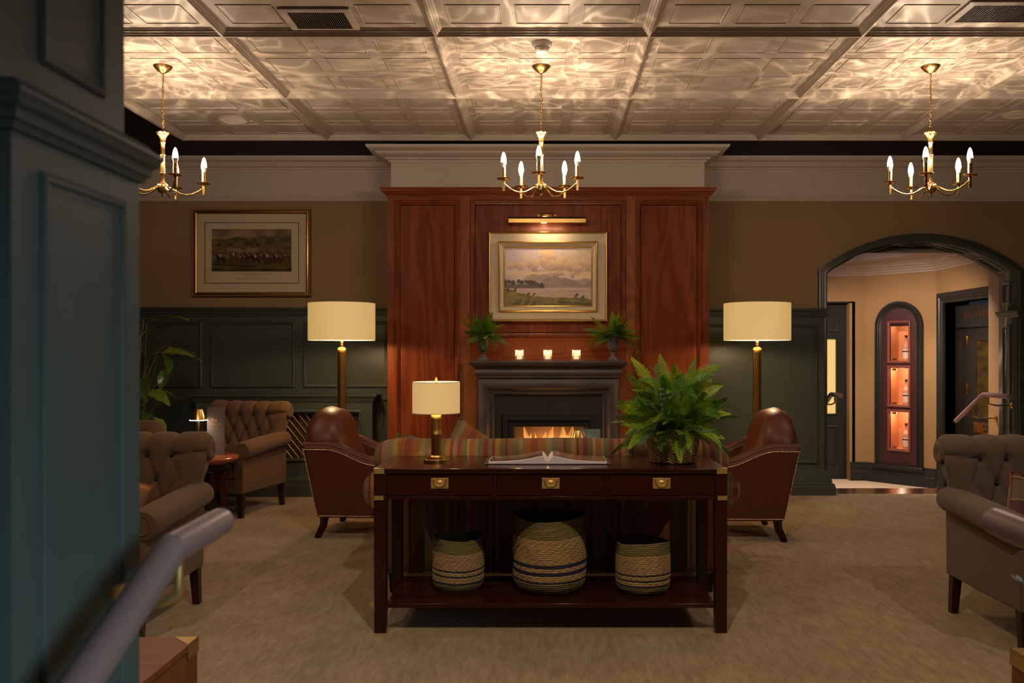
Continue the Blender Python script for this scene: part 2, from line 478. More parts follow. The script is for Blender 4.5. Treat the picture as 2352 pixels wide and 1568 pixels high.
MT = {}
MT['ceil'] = paint('warm white ceiling paint', (0.41, 0.350, 0.298), 0.5, 0.02, 0.03)
MT['trimw'] = paint('cream plaster cornice', (0.60, 0.51, 0.45), 0.5, 0.03)
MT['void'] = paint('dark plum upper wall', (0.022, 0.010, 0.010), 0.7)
MT['paper'] = m_wallpaper()
MT['linc'] = m_lincrusta()
MT['greenk'] = paint('panelling green darkened for lobby light', (0.0125, 0.0155, 0.016), 0.4, 0.05)  # same paint as the panelling, darkened to offset the strong lobby light
MT['green'] = paint('dark green panelling paint', (0.052, 0.066, 0.054), 0.34, 0.05)
MT['teal'] = paint('panelling green with cool light tint', (0.070, 0.098, 0.090), 0.5, 0.08)  # panelling paint again, with the cool stair light put into its colour
MT['teal'].node_tree.nodes['Principled BSDF'].inputs['Specular IOR Level'].default_value = 0.2
MT['wood'] = wood('polished cherry panelling', (0.080, 0.011, 0.003), (0.33, 0.078, 0.018), 0.34, 'z', 8.0, 1.0, 0.15)
MT['woodl'] = wood('cherry pilaster', (0.17, 0.048, 0.012), (0.42, 0.145, 0.045), 0.34, 'z', 11.0, 1.0, 0.15)
MT['woodh'] = wood('cherry panel, level grain', (0.13, 0.025, 0.006), (0.36, 0.095, 0.025), 0.30, 'x', 8.0, 1.0, 0.15)
MT['mahog'] = wood('dark mahogany', (0.020, 0.0048, 0.002), (0.060, 0.0150, 0.0055), 0.12, 'x', 6.0, 1.0, 0.35)
MT['mahogz'] = wood('dark mahogany upright', (0.020, 0.0048, 0.002), (0.060, 0.0150, 0.0055), 0.20, 'z', 6.0, 1.0, 0.3)
MT['chest'] = wood('red brown chest wood', (0.10, 0.026, 0.008), (0.25, 0.080, 0.026), 0.4, 'x', 5.0)
MT['tabletop'] = wood('glossy cherry table top', (0.22, 0.055, 0.02), (0.42, 0.13, 0.05), 0.2, 'x', 5.0)
MT['stone'] = m_stone()
MT['slab'] = paint('charcoal granite slab', (0.030, 0.027, 0.025), 0.35, 0.3, 0.02, 40)
MT['black'] = paint('matt black metal', (0.012, 0.010, 0.010), 0.45)
MT['brass'] = metal('polished brass', (0.66, 0.43, 0.155), 0.27)
MT['plate'] = metal('bright brass plate', (0.90, 0.62, 0.22), 0.5)
MT['brassa'] = metal('antique brass', (0.52, 0.34, 0.12), 0.30)
MT['gold'] = metal('gilt frame', (0.72, 0.48, 0.16), 0.38)
MT['goldd'] = metal('aged gilt frame', (0.34, 0.17, 0.05), 0.42)
MT['tweed'] = m_cloth('brown tweed', (0.046, 0.021, 0.007), (0.185, 0.098, 0.038), 420, 0.1)
MT['tweed_cool'] = m_cloth('brown tweed with cool light tint', (0.056, 0.036, 0.021), (0.190, 0.134, 0.086), 420, 0.1)  # the brown tweed, greyed to carry cool light on the right chair
MT['stripe'] = m_stripes()
MT['plaid'] = m_plaid()
MT['leather'] = m_leather()
MT['dark'] = paint('dark button', (0.012, 0.008, 0.006), 0.8)
MT['piping'] = paint('orange piping', (0.20, 0.065, 0.02), 0.8)
MT['carpet'] = m_carpet()
MT['cream'] = paint('cream mount board', (0.72, 0.60, 0.43), 0.8, 0.03)
MT['creamf'] = paint('cream painted frame', (0.58, 0.48, 0.35), 0.5, 0.08, 0.05, 30)
MT['plum'] = paint('plum brown display board', (0.045, 0.014, 0.015), 0.45)
MT['rail'] = wood('brown handrail', (0.19, 0.115, 0.110), (0.33, 0.22, 0.215), 0.38, 'y', 4.0, 1.0, 0.25)
MT['lead'] = paint('grey cast urn', (0.115, 0.108, 0.115), 0.6, 0.2, 0.25, 22)
MT['fern1'] = m_leaf('fern frond', (0.04, 0.16, 0.008), (0.40, 0.56, 0.030))
MT['fern2'] = m_leaf('dark fern frond', (0.012, 0.085, 0.018), (0.10, 0.30, 0.025))
MT['euc'] = m_leaf('eucalyptus leaf', (0.12, 0.19, 0.17), (0.26, 0.34, 0.32))
MT['bigleaf'] = m_leaf('glossy broad leaf', (0.022, 0.10, 0.018), (0.26, 0.30, 0.05), 0.22)
MT['stem'] = paint('green stem', (0.16, 0.17, 0.04), 0.5)
MT['wicker'] = m_cloth('varnished wicker', (0.22, 0.11, 0.036), (0.78, 0.49, 0.21), 60, 0.0)
MT['wicker'].node_tree.nodes['Principled BSDF'].inputs['Roughness'].default_value = 0.42
MT['shade'] = None
MT['olive'] = m_rope('olive cotton rope', (0.105, 0.085, 0.020), (0.32, 0.27, 0.10), 150)
MT['sea'] = m_rope('seagrass braid', (0.22, 0.125, 0.042), (0.62, 0.43, 0.20), 90)
MT['navy'] = m_rope('navy cotton rope', (0.010, 0.012, 0.030), (0.035, 0.042, 0.085), 150)
MT['white'] = paint('white plastic', (0.75, 0.70, 0.64), 0.4)
MT['page'] = paint('white paper', (0.72, 0.70, 0.72), 0.6)
MT['bulb'] = m_bulb()
MT['glass'] = m_glass('clear glass')
MT['tumbler'] = m_tumbler()
MT['menu'] = paint('taupe menu card', (0.15, 0.115, 0.10), 0.5)
MT['lobbyfl'] = m_cloth('pale lobby carpet', (0.55, 0.40, 0.30), (0.85, 0.78, 0.60), 25, 0.1)
def shade_mat():
    t = NT('lit linen lampshade'); n = t.noise(t.co((60,60,400)), 1.0, 2); n2 = t.noise(t.co(), 9, 3)
    f = t.math('MULTIPLY_ADD', n2, 0.35, t.math('MULTIPLY', n, 0.12))
    col = t.mix(f, (0.86, 0.53, 0.17), (0.76, 0.46, 0.14))
    t.base((0.62, 0.52, 0.36)); t.set(rough=0.8, estr=0.52); t.l(col, t.p.inputs['Emission Color']); return t.m
MT['shade'] = shade_mat()
MT['shadein'] = emit('glowing shade lining', (1.0, 0.74, 0.40), 0.9)

def streak_nodes(ld, seed, power):
    """bulb with a clear cut tip: its light leaves in bright streaks (varies with direction only)"""
    ld.use_nodes = True; t = ld.node_tree; nn = t.nodes; em = nn['Emission']
    tc = nn.new('ShaderNodeTexCoord'); mp = nn.new('ShaderNodeMapping')
    mp.inputs['Rotation'].default_value = (seed*0.7, seed*1.3, seed*2.1)
    t.links.new(tc.outputs['Normal'], mp.inputs[0])
    nz = nn.new('ShaderNodeTexNoise'); nz.inputs['Scale'].default_value = 1.7; nz.inputs['Detail'].default_value = 1.0; nz.inputs['Distortion'].default_value = 2.2
    t.links.new(mp.outputs[0], nz.inputs['Vector'])
    def mt(op, a, b=None):
        x = nn.new('ShaderNodeMath'); x.operation = op
        for i, q in enumerate((a, b)):
            if q is None: continue
            if isinstance(q, (int, float)): x.inputs[i].default_value = q
            else: t.links.new(q, x.inputs[i])
        return x.outputs[0]
    r = mt('SUBTRACT', 1.0, mt('MINIMUM', mt('MULTIPLY', mt('ABSOLUTE', mt('SUBTRACT', nz.outputs['Fac'], 0.5)), 13.0), 1.0))
    r = mt('POWER', r, 3.0)
    t.links.new(mt('MULTIPLY', r, 6.0), em.inputs['Strength'])

# ================================================================== SETTING
XL, XR, YB = -4.6, 5.6, -3.2       # room extents behind and beside what is seen
WY = 8.75                          # back wall face
# floor of the lounge, with the stair well in front of it left open
fl = holder('floor', 'beige ribbed carpet floor of the lounge')
B(XL, XR, 1.50, 8.62, -0.03, 0).build('carpet', MT['carpet'], fl)
B(XL, -0.98, YB, 1.50, -0.03, 0).build('carpet', MT['carpet'], fl)
B(1.30, XR, YB, 1.50, -0.03, 0).build('carpet', MT['carpet'], fl)
B(2.60, 4.80, 8.62, 8.98, -0.03, 0.0).build('threshold', MT['mahog'], fl)
st = holder('floor', 'carpeted stair leading down in front of the lounge')
for k in range(5):
    B(-0.98, 1.30, 1.50-0.28*(k+1), 1.50-0.28*k, -0.165*(k+1)-0.03, -0.165*(k+1)).build('stair_tread', MT['carpet'], st)
    B(-0.98, 1.30, 1.48-0.28*k, 1.50-0.28*k, -0.165*(k+1), -0.165*k-0.03).build('stair_riser', MT['carpet'], st)
B(-0.98, 1.30, YB, 0.10, -0.86, -0.825).build('landing', MT['carpet'], st)

# walls that only close the room
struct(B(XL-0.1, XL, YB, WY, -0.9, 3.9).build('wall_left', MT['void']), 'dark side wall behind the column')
struct(B(XR, XR+0.1, YB, WY, -0.9, 3.9).build('wall_right', MT['green']), 'right side wall')
struct(B(XL, XR, YB-0.1, YB, -0.9, 3.9).build('wall_front', MT['paper']), 'wall behind the viewer')

# ---- back wall
wb = holder('wall_back', 'back wall of tan grasscloth above dark green panelling')
AX0, AX1 = 2.777, 4.66
acx, half = (AX0+AX1)/2, (AX1-AX0)/2
zs, zc_ = 2.155, 2.475
sag = zc_-zs; AR = (half*half+sag*sag)/(2*sag); acz = zc_-AR
def arc_pts(n=28, off=0.0):
    th = math.asin(half/AR); r = AR+off
    return [(acx+r*math.sin(-th+2*th*k/n), acz+r*math.cos(-th+2*th*k/n)) for k in range(n+1)]
arc = arc_pts()
B(XL, -1.3, WY, 9.0, 0, 2.885).build('grasscloth', MT['paper'], wb)
MB().prism([(1.35, 0), (AX0, 0)]+arc+[(AX1, 0), (XR, 0), (XR, 2.885), (1.35, 2.885)], WY, 9.0).build('grasscloth', MT['paper'], wb)
for a, b in ((XL, -1.3), (1.35, XR)):
    B(a, b, WY-0.004, 9.0, 2.885, 3.17).build('embossed_frieze', MT['linc'], wb)
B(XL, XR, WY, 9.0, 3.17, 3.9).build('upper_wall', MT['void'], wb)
B(-1.3, 1.35, WY, 9.0, 0, 3.17).build('masonry', MT['void'], wb)
railp = [(0, 0), (0.022, 0.0), (0.028, 0.008), (0.020, 0.018), (0.024, 0.030), (0.012, 0.040), (0.010, 0.052), (0, 0.058)]   # (proj, z)
corn = [(0, 0), (0.012, 0), (0.016, 0.016), (0.034, 0.020), (0.040, 0.034), (0.075, 0.042), (0.095, 0.066), (0.105, 0.080), (0.145, 0.086), (0.165, 0.104), (0.170, 0.122), (0.170, 0.128), (0.0, 0.128)]
FX0, FX1, FY = -1.438, 1.503, 8.30        # plaster breast above the panelling
def run_room(prof, z, name, mat, x0, x1, y, n_):
    # path travelling +X along the wall: left of travel is +Y, so offsets are negated
    o = MB().run([(x0, y), (x1, y)], [(-p, z+h) for p, h in prof]).build(name, mat, wb, smooth=25)
    return o
for a, b in ((XL, FX0), (FX1, XR)):
    run_room(railp, 2.868, 'picture_rail', MT['trimw'], a, b, WY, 0)
    run_room(corn, 3.158, 'cornice', MT['trimw'], a, b, WY, 0)

# ---- chimney breast (plaster part) with its own cornice
cb = holder('wall_chimney', 'cream chimney breast with a deep plaster cornice')
B(FX0, FX1, FY, WY, 2.885, 3.17).build('embossed_frieze', MT['linc'], cb)
bigc = [(0, 0), (0.014, 0), (0.020, 0.016), (0.042, 0.022), (0.052, 0.038), (0.090, 0.046), (0.120, 0.066), (0.128, 0.080), (0.160, 0.086), (0.195, 0.104), (0.200, 0.118), (0.200, 0.126), (0.0, 0.126)]
MB().run([(FX0, WY), (FX0, FY), (FX1, FY), (FX1, WY)], [(-p, 3.158+h) for p, h in bigc]).build('cornice', MT['trimw'], cb, smooth=25)
B(FX0, FX1, FY, WY, 3.17, 3.284).build('breast_top', MT['trimw'], cb)

# ---- suspended coffered ceiling: ribs on a 1.238 m grid
S = 1.238; CX0 = -0.63-2*S; CY1 = 7.615; RZ = 3.20; BZ = 3.240
ceil = holder('ceiling', 'white coffered panel ceiling')
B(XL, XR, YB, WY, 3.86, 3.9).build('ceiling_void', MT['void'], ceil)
ribp = [(0.0, 0.0), (0.007, 0.0), (0.009, 0.008), (0.017, 0.011), (0.020, 0.019), (0.029, 0.022), (0.032, 0.031), (0.040, 0.034), (0.042, 0.040)]
def down_frame(mb, x0, x1, y0, y1, z, prof, cap=True):
    vs = []; fs = []
    for (i, h) in prof:
        vs += [(x0+i, y0+i, z+h), (x1-i, y0+i, z+h), (x1-i, y1-i, z+h), (x0+i, y1-i, z+h)]
    for k in range(len(prof)-1):
        for j in range(4):
            a = 4*k+j; b = 4*k+(j+1) % 4; fs.append((a, b, b+4, a+4))
    if cap: k = 4*(len(prof)-1); fs.append((k, k+1, k+2, k+3))
    mb.add(vs, fs)
mb = MB(); down_frame(mb, 0, S, 0, S, 0, ribp); mb.box(0, S, 0, S, 0.046, 0.08)
coffer0 = None; panel0 = None
mp_ = MB(); down_frame(mp_, -0.150, 0.150, -0.135, 0.135, 0, [(0, 0.002), (0, -0.0035), (0.004, -0.004), (0.006, 0.0), (0.010, 0.0), (0.038, -0.0032)])
for r in range(-2, 6):
    y1 = CY1-S*(5-r) + 0; y0 = y1-S
    if y1 < -2.0: continue
    for c in range(7 if r >= 2 else 6):
        x0 = CX0+S*c
        if coffer0 is None:
            coffer0 = mb.build('coffer', MT['ceil'], ceil, loc=(x0, y0, RZ)); cf = coffer0
        else: cf = inst(coffer0, ceil, (x0, y0, RZ))
        if r < 2 or c == 6: continue
        for i in range(3):
            for j in range(3):
                # the vents take the place of one panel each
                px, py = S/2+(i-1)*0.375, S/2+(j-1)*0.375
                if r == 3 and c == 1 and i == 1 and j == 2: continue
                if r == 3 and c == 4 and i == 1 and j == 2: continue
                if panel0 is None: panel0 = mp_.build('raised_panel', MT['ceil'], cf, loc=(px, py, 0.0395))
                else: inst(panel0, cf, (px, py, 0.0395))
B(CX0-0.02, CX0, CY1-7*S, CY1, RZ, RZ+0.14).build('raft_edge', MT['ceil'], ceil)
B(CX0-0.02, CX0+7*S, CY1, CY1+0.02, RZ, RZ+0.14).build('raft_edge', MT['ceil'], ceil)

def vent(px0, px1, py0, py1, label, cols):
    h = BZ-EYE-0.006
    ya, yb = F*h/(813-py0), F*h/(813-py1)
    yc = (ya+yb)/2; xa, xb = (px0-1250)*yc/F, (px1-1250)*yc/F
    t = thing('ceiling_vent', label, 'vent', ((xa+xb)/2, yc, BZ-0.004), 0, 'ceiling air vents')
    W, D = (xb-xa)/2, 0.155
    m = MB(); down_frame(m, -W, W, -D, D, 0, [(0, 0.002), (0.0, -0.008), (0.035, -0.012), (0.040, -0.004)], False); m.build('vent_frame', MT['ceil'], t)
    B(-W+0.035, W-0.035, -D+0.035, D-0.035, -0.001, 0.001).build('duct', MT['dark'], t)
    m = B(-W+0.04, W-0.04, -0.0009, 0.0009, -0.009, -0.001)
    bl = None; n = 17
    for k in range(n):
        y = -D+0.042+(2*D-0.084)*k/(n-1)
        if bl is None: bl = m.build('vent_blade', MT['brassa'] if False else MT['black'], t, loc=(0, y, 0))
        else: inst(bl, t, (0, y, 0))
    m = B(-0.0009, 0.0009, -D+0.04, D-0.04, -0.010, -0.002); bv = None
    for k in range(cols):
        x = -W+0.044+(2*W-0.088)*k/(cols-1)
        if bv is None: bv = m.build('vent_vane', MT['ventg'], t, loc=(x, 0, 0))
        else: inst(bv, t, (x, 0, 0))
MT['ventg'] = paint('grey vent blade', (0.16, 0.12, 0.09), 0.5)
vent(655, 815, 14, 72, 'white framed ceiling air vent above the left armchairs', 26)
vent(2200, 2400, 0, 55, 'white framed ceiling air vent at the top right corner', 26)
def ceil_pt(px, py, z): Y = F*(z-EYE)/(813-py); return ((px-1250)*Y/F, Y, z)
t = thing('smoke_detector', 'round white smoke detector on the ceiling above the centre chandelier', 'smoke detector', ceil_pt(1245, 98, BZ))
MB().lathe([(0.062, 0), (0.062, -0.018), (0.056, -0.030)], 32).build('base', MT['white'], t, smooth=30)
MB().lathe([(0.050, -0.030), (0.050, -0.034), (0.042, -0.034), (0.042, -0.040), (0.048, -0.040), (0.048, -0.044), (0.040, -0.044), (0.040, -0.050), (0.044, -0.050), (0.036, -0.060), (0.02, -0.064), (1e-5, -0.066)], 32).build('sensor_head', MT['white'], t, smooth=30)
for px, py, lb in ((535, 273, 'flush round ceiling speaker left of the left chandelier chain'), (2335, 262, 'flush round ceiling speaker at the right edge of the ceiling')):
    t = thing('ceiling_speaker', lb if px > 1000 else 'flush round ceiling speaker in the coffer above the framed racing print', 'speaker', ceil_pt(px, py, BZ), 0, 'flush ceiling speakers')
    MB().lathe([(0.118, 0.0), (0.118, -0.010), (0.106, -0.013), (0.104, -0.009)], 40).build('trim_ring', MT['ceil'], t, smooth=30)
    MB().lathe([(1e-5, -0.010), (0.104, -0.009)], 40).build('grille', MT['white'], t, smooth=30)

# ---- dark green wainscot, left of the chimney
WL = 8.66
wl = holder('wall_panelling', 'dark green panelling left of the fireplace')
B(XL, -1.42, WL, WY, 0, 1.79).build('backing_board', MT['green'], wl)
capp = [(0, 0), (0.012, 0.0), (0.016, 0.020), (0.024, 0.026), (0.026, 0.044), (0.040, 0.052), (0.044, 0.064), (0.052, 0.068), (0.052, 0.084), (0, 0.084)]
MB().run([(XL, WL), (-1.42, WL)], [(-p, 1.735+h) for p, h in capp]).build('cap_rail', MT['green'], wl, smooth=25)
B(XL, -1.42, WL-0.002, WY, 1.815, 1.819).build('cap_top', MT['green'], wl)
mould = [(0, 0.0), (0, 0.016), (0.008, 0.022), (0.018, 0.020), (0.022, 0.008), (0.030, 0.006), (0.034, -0.004), (0.036, 0.001)]
for x0, x1 in ((-4.20, -3.345), (-3.262, -2.438), (-2.352, -1.53)):
    MB().frame(x0, x1, 1.035, 1.680, WL, mould).build('panel_moulding', MT['green'], wl, smooth=25)
MB().frame(-1.60, -1.45, 0.30, 0.93, WL, mould).build('panel_moulding', MT['green'], wl, smooth=25)
skirt = [(0, 0.0), (0.030, 0.0), (0.030, 0.105), (0.020, 0.115), (0.022, 0.125), (0.016, 0.150), (0.018, 0.160), (0.008, 0.185), (0, 0.190)]
struct(MB().run([(XL, WL), (-1.44, WL)], [(-p, h) for p, h in skirt]).build('baseboard_left', MT['green'], None, smooth=25), 'dark green stepped skirting on the left')

# ---- dark green wainscot pier, right of the chimney
WR = 8.60
wr = holder('wall_panelling', 'dark green panelling pier between the fireplace and the arch')
B(1.46, 2.722, WR, WY, 0, 1.78).build('backing_board', MT['green'], wr)
MB().run([(1.46, WR), (2.722, WR), (2.722, WY)], [(-p*0.9, 1.722+h) for p, h in capp]).build('cap_rail', MT['green'], wr, smooth=25)
B(1.46, 2.765, WR-0.04, WY, 1.802, 1.806).build('cap_top', MT['green'], wr)
MB().frame(1.52, 2.655, 0.300, 1.650, WR, mould).build('panel_moulding', MT['green'], wr, smooth=25)
sk2 = [(0, 0.0), (0.085, 0.0), (0.085, 0.085), (0.078, 0.095), (0.080, 0.105), (0.060, 0.118), (0.056, 0.150), (0.044, 0.160), (0.040, 0.180), (0.022, 0.200), (0.018, 0.225), (0, 0.24)]
struct(MB().run([(1.46, WR), (2.722, WR), (2.722, 8.9)], [(-p, h) for p, h in sk2]).build('baseboard_right', MT['green'], None, smooth=25), 'deep stepped dark green skirting beside the arch')

# ---- arch: casing, lined soffit and right-hand jamb
ar = holder('wall_arch', 'dark green segmental archway to the lobby')
cas = [(0.0, 0.0), (0.0, 0.07), (0.010, 0.075), (0.030, 0.070), (0.034, 0.060), (0.048, 0.058), (0.056, 0.050), (0.072, 0.046), (0.072, 0.0)]
path = [(AX0, 0.0), (AX0, zs)]+arc[1:-1]+[(AX1, zs), (AX1, 0.0)]
MB().sweep(path, cas, y0=WY).build('arch_casing', MT['green'], ar, smooth=30)
inner = [(AX0, 0.0)]+arc+[(AX1, 0.0)]
vs = []; fs = []
for (x, z) in inner: vs += [(x, WY-0.05, z), (x, 9.06, z)]
for i in range(len(inner)-1): fs.append((2*i, 2*i+1, 2*i+3, 2*i+2))
o = MB().add(vs, fs).build('arch_lining', MT['green'], ar, smooth=30)
so = o.modifiers.new('thick', 'SOLIDIFY'); so.thickness = 0.012; so.offset = 0
pm = [(0, 0.0), (0, 0.012), (0.010, 0.016), (0.018, 0.012), (0.022, 0.0), (0.030, -0.001)]
th = math.asin(half/AR)
sp_ = MB().frame(-0.145, 0.145, -0.085, 0.085, 0, pm)
MB_pan = None
for k in range(5):
    a = -th+2*th*(k+0.5)/5
    c = Vector((acx+(AR-0.007)*math.sin(a), 8.89, acz+(AR-0.007)*math.cos(a)))
    # local frame faces -Y; turn it to face towards the arc centre
    M_ = Matrix.Translation(c) @ Matrix.Rotation(a, 4, 'Y') @ Matrix.Rotation(-PI/2, 4, 'X') @ Matrix.Rotation(PI, 4, 'Z')
    M_ = Matrix.Translation(c) @ Matrix.Rotation(a, 4, 'Y') @ Matrix.Rotation(PI/2, 4, 'X')
    if MB_pan is None: MB_pan = sp_.build('soffit_panel', MT['green'], ar, smooth=25); q = MB_pan
    else: q = inst(MB_pan, ar)
    q.matrix_local = M_
    d_ = MB(); 
RY = Matrix.Translation((AX1-0.008, 8.89, 0)) @ Matrix.Rotation(-PI/2, 4, 'Z')
for z0, z1 in ((1.86, 2.075), (0.32, 1.64)):
    m = MB(); m.M = RY; m.frame(-0.075, 0.075, z0, z1, 0, pm); m.build('jamb_panel', MT['green'], ar, smooth=25)
m = MB(); m.M = RY; 
capm = [(0, 0), (0.006, 0), (0.010, 0.016), (0.026, 0.028), (0.030, 0.046), (0.040, 0.050), (0.040, 0.066), (0, 0.070)]
MB().run([(AX1-0.006, 9.06), (AX1-0.006, WY-0.075), (AX1+0.12, WY-0.075)], [(-p_, 1.725+h) for p_, h in capm]).build('jamb_capital', MT['green'], ar, smooth=25)
B(AX1, 5.6, WY-0.06, WY, 0, 1.76).build('pier_face', MT['green'], ar)

# ---- cherry panelling around the fireplace
PX0, PX1, PY = -1.453, 1.529, 8.20
pn = thing('chimney_panelling', 'tall polished cherry wood panelling around the fireplace', 'panelling', ((PX0+PX1)/2, 8.45, 0))
pn.location = (0, 0, 0)
MB().box(PX0, PX1, PY, WY, 1.26, 2.83).build('backboard', MT['wood'], pn)
B(PX0, -0.80, PY, WY, 0, 1.26).build('backboard', MT['wood'], pn)
B(0.872, PX1, PY, WY, 0, 1.26).build('backboard', MT['wood'], pn)
B(-0.80, -0.625, PY, WY, 0, 1.26).build('backboard', MT['woodl'], pn); B(0.70, 0.872, PY, WY, 0, 1.26).build('backboard', MT['woodl'], pn)
B(-0.625, 0.70, 8.30, WY, 0, 1.26).build('backboard', MT['black'], pn)
wc = [(0, 0), (0.010, 0), (0.014, 0.014), (0.030, 0.020), (0.036, 0.034), (0.048, 0.040), (0.052, 0.058), (0.060, 0.062), (0.060, 0.074), (0, 0.076)]
MB().run([(PX0, WY), (PX0, PY), (PX1, PY), (PX1, WY)], [(-p_, 2.822+h) for p_, h in wc]).build('crown_moulding', MT['woodh'], pn, smooth=25)
B(PX0-0.055, PX1+0.055, PY-0.055, WY, 2.893, 2.898).build('crown_top', MT['woodh'], pn)
wm = [(0, 0.0), (0, 0.018), (0.010, 0.026), (0.022, 0.024), (0.028, 0.012), (0.036, 0.010), (0.044, 0.0), (0.048, 0.0)]
# side stiles, pilasters and rails proud of the panels
for x0, x1, mtn in ((PX0, -1.380, 'wood'), (1.461, PX1, 'wood'), (-0.787, -0.686, 'woodl'), (0.755, 0.850, 'woodl')):
    B(x0, x1, PY-0.006, PY, 0.0 if mtn == 'wood' else 1.262, 2.822).build('stile', MT[mtn], pn)
for x0, x1 in ((-1.380, -0.787), (0.850, 1.461), (-0.686, 0.755)):
    B(x0, x1, PY-0.006, PY, 2.785, 2.822).build('rail', MT['woodh'], pn)
MB().frame(-1.380, -0.787, 0.16, 2.785, PY, wm).build('panel_moulding', MT['wood'], pn, smooth=25)
MB().frame(0.850, 1.461, 0.16, 2.785, PY, wm).build('panel_moulding', MT['wood'], pn, smooth=25)
MB().frame(-0.686, 0.755, 1.515, 2.785, PY, wm).build('panel_moulding', MT['wood'], pn, smooth=25)
B(-0.686, 0.755, PY-0.004, PY, 1.262, 1.515).build('lower_panel', MT['woodh'], pn)
B(PX0, -0.66, PY-0.03, PY, 0, 0.16).build('plinth', MT['wood'], pn); B(0.735, PX1, PY-0.03, PY, 0, 0.16).build('plinth', MT['wood'], pn)

# ---- stone fire surround
fs_ = thing('fireplace', 'dark stone fireplace surround with moulded mantel shelf', 'fireplace', (0.035, 8.0, 0))
def FB(*a): return MB().box(*a)
SX0, SX1 = -0.634, 0.637      # local
bol = [(0.0, -0.18), (0.0, 0.0), (0.004, 0.030), (0.018, 0.055), (0.045, 0.066), (0.075, 0.062), (0.098, 0.045), (0.108, 0.022), (0.112, 0.018), (0.122, 0.018), (0.126, 0.010), (0.135, 0.016), (0.150, 0.006), (0.160, -0.015), (0.163, -0.030)]
# legs and head as one mitred moulding around the opening (path is the outer edge; the profile runs inward)
MB().sweep([(SX1, 0.0), (SX1, 1.150), (SX0, 1.150), (SX0, 0.0)], bol, y0=-0.10).build('bolection_moulding', MT['stone'], fs_, smooth=35)
fr_ = [(0.0, 0.0), (0.0, 0.010), (0.022, 0.018), (0.030, 0.042), (0.060, 0.066), (0.085, 0.066)]
B(SX0+0.005, SX1-0.005, -0.150, 0.2, 1.150, 1.165).build('frieze_fillet', MT['stone'], fs_)
MB().run([(SX0, 0.2), (SX0, -0.14), (SX1, -0.14), (SX1, 0.2)], [(0, 1.160), (-0.010, 1.166), (-0.022, 1.185), (-0.022, 1.205), (-0.010, 1.226), (0.0, 1.232)]).build('cushion_frieze', MT['stone'], fs_, smooth=35)
MB().run([(SX0, 0.2), (SX0, -0.14), (SX1, -0.14), (SX1, 0.2)], [(0.0, 1.228), (-0.014, 1.232), (-0.022, 1.244), (-0.036, 1.248), (-0.046, 1.260), (-0.056, 1.262), (-0.060, 1.274), (-0.066, 1.276), (-0.068, 1.286), (-0.062, 1.292), (0.05, 1.292)]).build('mantel_moulding', MT['stone'], fs_, smooth=35)
B(SX0-0.062, SX1+0.062, -0.200, 0.2, 1.284, 1.3005).build('mantel_shelf', MT['stone'], fs_, bev=0.004)
x0, x1, zt = SX0+0.160, SX1-0.160, 0.992
B(x0-0.02, -0.005, -0.075, -0.02, 0.815, zt+0.02).build('granite_slip', MT['slab'], fs_); B(-0.003, x1+0.02, -0.075, -0.02, 0.815, zt+0.02).build('granite_slip', MT['slab'], fs_)
B(x0-0.02, x0+0.055, -0.075, -0.02, 0, 0.813).build('granite_slip', MT['slab'], fs_); B(x1-0.055, x1+0.02, -0.075, -0.02, 0, 0.813).build('granite_slip', MT['slab'], fs_)
bx0, bx1, bz = -0.405, 0.425, 0.812
MB().frame(bx0, bx1, 0.20, bz, -0.06, [(0, 0), (0, 0.035), (0.045, 0.035), (0.047, 0.0), (0.058, 0.0), (0.060, 0.028), (0.098, 0.024), (0.100, -0.30)]).build('stove_frame', MT['black'], fs_)
B(bx0, bx1, 0.24, 0.25, 0.2, bz).build('firebox_back', paint('firebrick brown back', (0.16, 0.09, 0.05), 0.7), fs_)
child_light(fs_, 'firebox_glow', 'POINT', (0.0, 0.12, 0.48), 5.0, (1.0, 0.5, 0.16), 0.08)
MT['ember'] = emit('glowing fire bed', (1.0, 0.36, 0.07), 1.2)
B(bx0+0.1, bx1-0.1, -0.02, 0.24, 0.30, 0.32).build('fire_bed', MT['ember'], fs_)
MB().frame(bx0+0.100, bx1-0.100, 0.30, bz-0.10, -0.055, [(0, 0), (0, 0.006), (0.004, 0.006), (0.005, 0)]).build('glass_trim', MT['brassa'], fs_)
MT['flame'] = m_flame()
def flame_mesh(seed, wd, h):
    r = random.Random(seed); n = 10; m = MB()
    ph = r.random()*6
    def fn(u, v):
        taper_ = (1-v)**0.7*(0.35+0.65*min(1, v*3+0.4)); a = u*2*PI
        return (wd*taper_*math.cos(a)+0.03*math.sin(v*5+ph)*v, 0.03*taper_*math.sin(a), h*v*(1-0.12*math.cos(2*a+ph)))
    m.grid(fn, n, 12, closeu=True); return m
for k in range(8):
    x = -0.20+0.06*k+rnd.uniform(-0.012, 0.012)
    flame_mesh(k, rnd.uniform(0.055, 0.085), rnd.uniform(0.30, 0.40)).build('flame', MT['flame'], fs_, smooth=60, loc=(x, 0.06+rnd.uniform(-0.04, 0.05), 0.31))
for k, (x, y, a) in enumerate(((-0.12, 0.05, 0.2), (0.10, 0.10, -0.3), (0.0, -0.0, 0.05))):
    MB().tube([(-0.17, 0, 0), (0, 0.01, 0.01), (0.17, 0, 0)], 0.03, 9).build('log', MT['dark'], fs_, smooth=50, loc=(x, y, 0.35), rot=(0, 0, a))
child_light(fs_, 'fire_glow', 'AREA', (0.0, -0.09, 0.42), 9, (1.0, 0.42, 0.12), 0.5, (-PI/2, 0, 0))
B(-0.85, 0.90, 7.35, 7.84, 0, 0.03).build('hearth', MT['slab'], fs_).location = (-0.035, -8.0, 0)

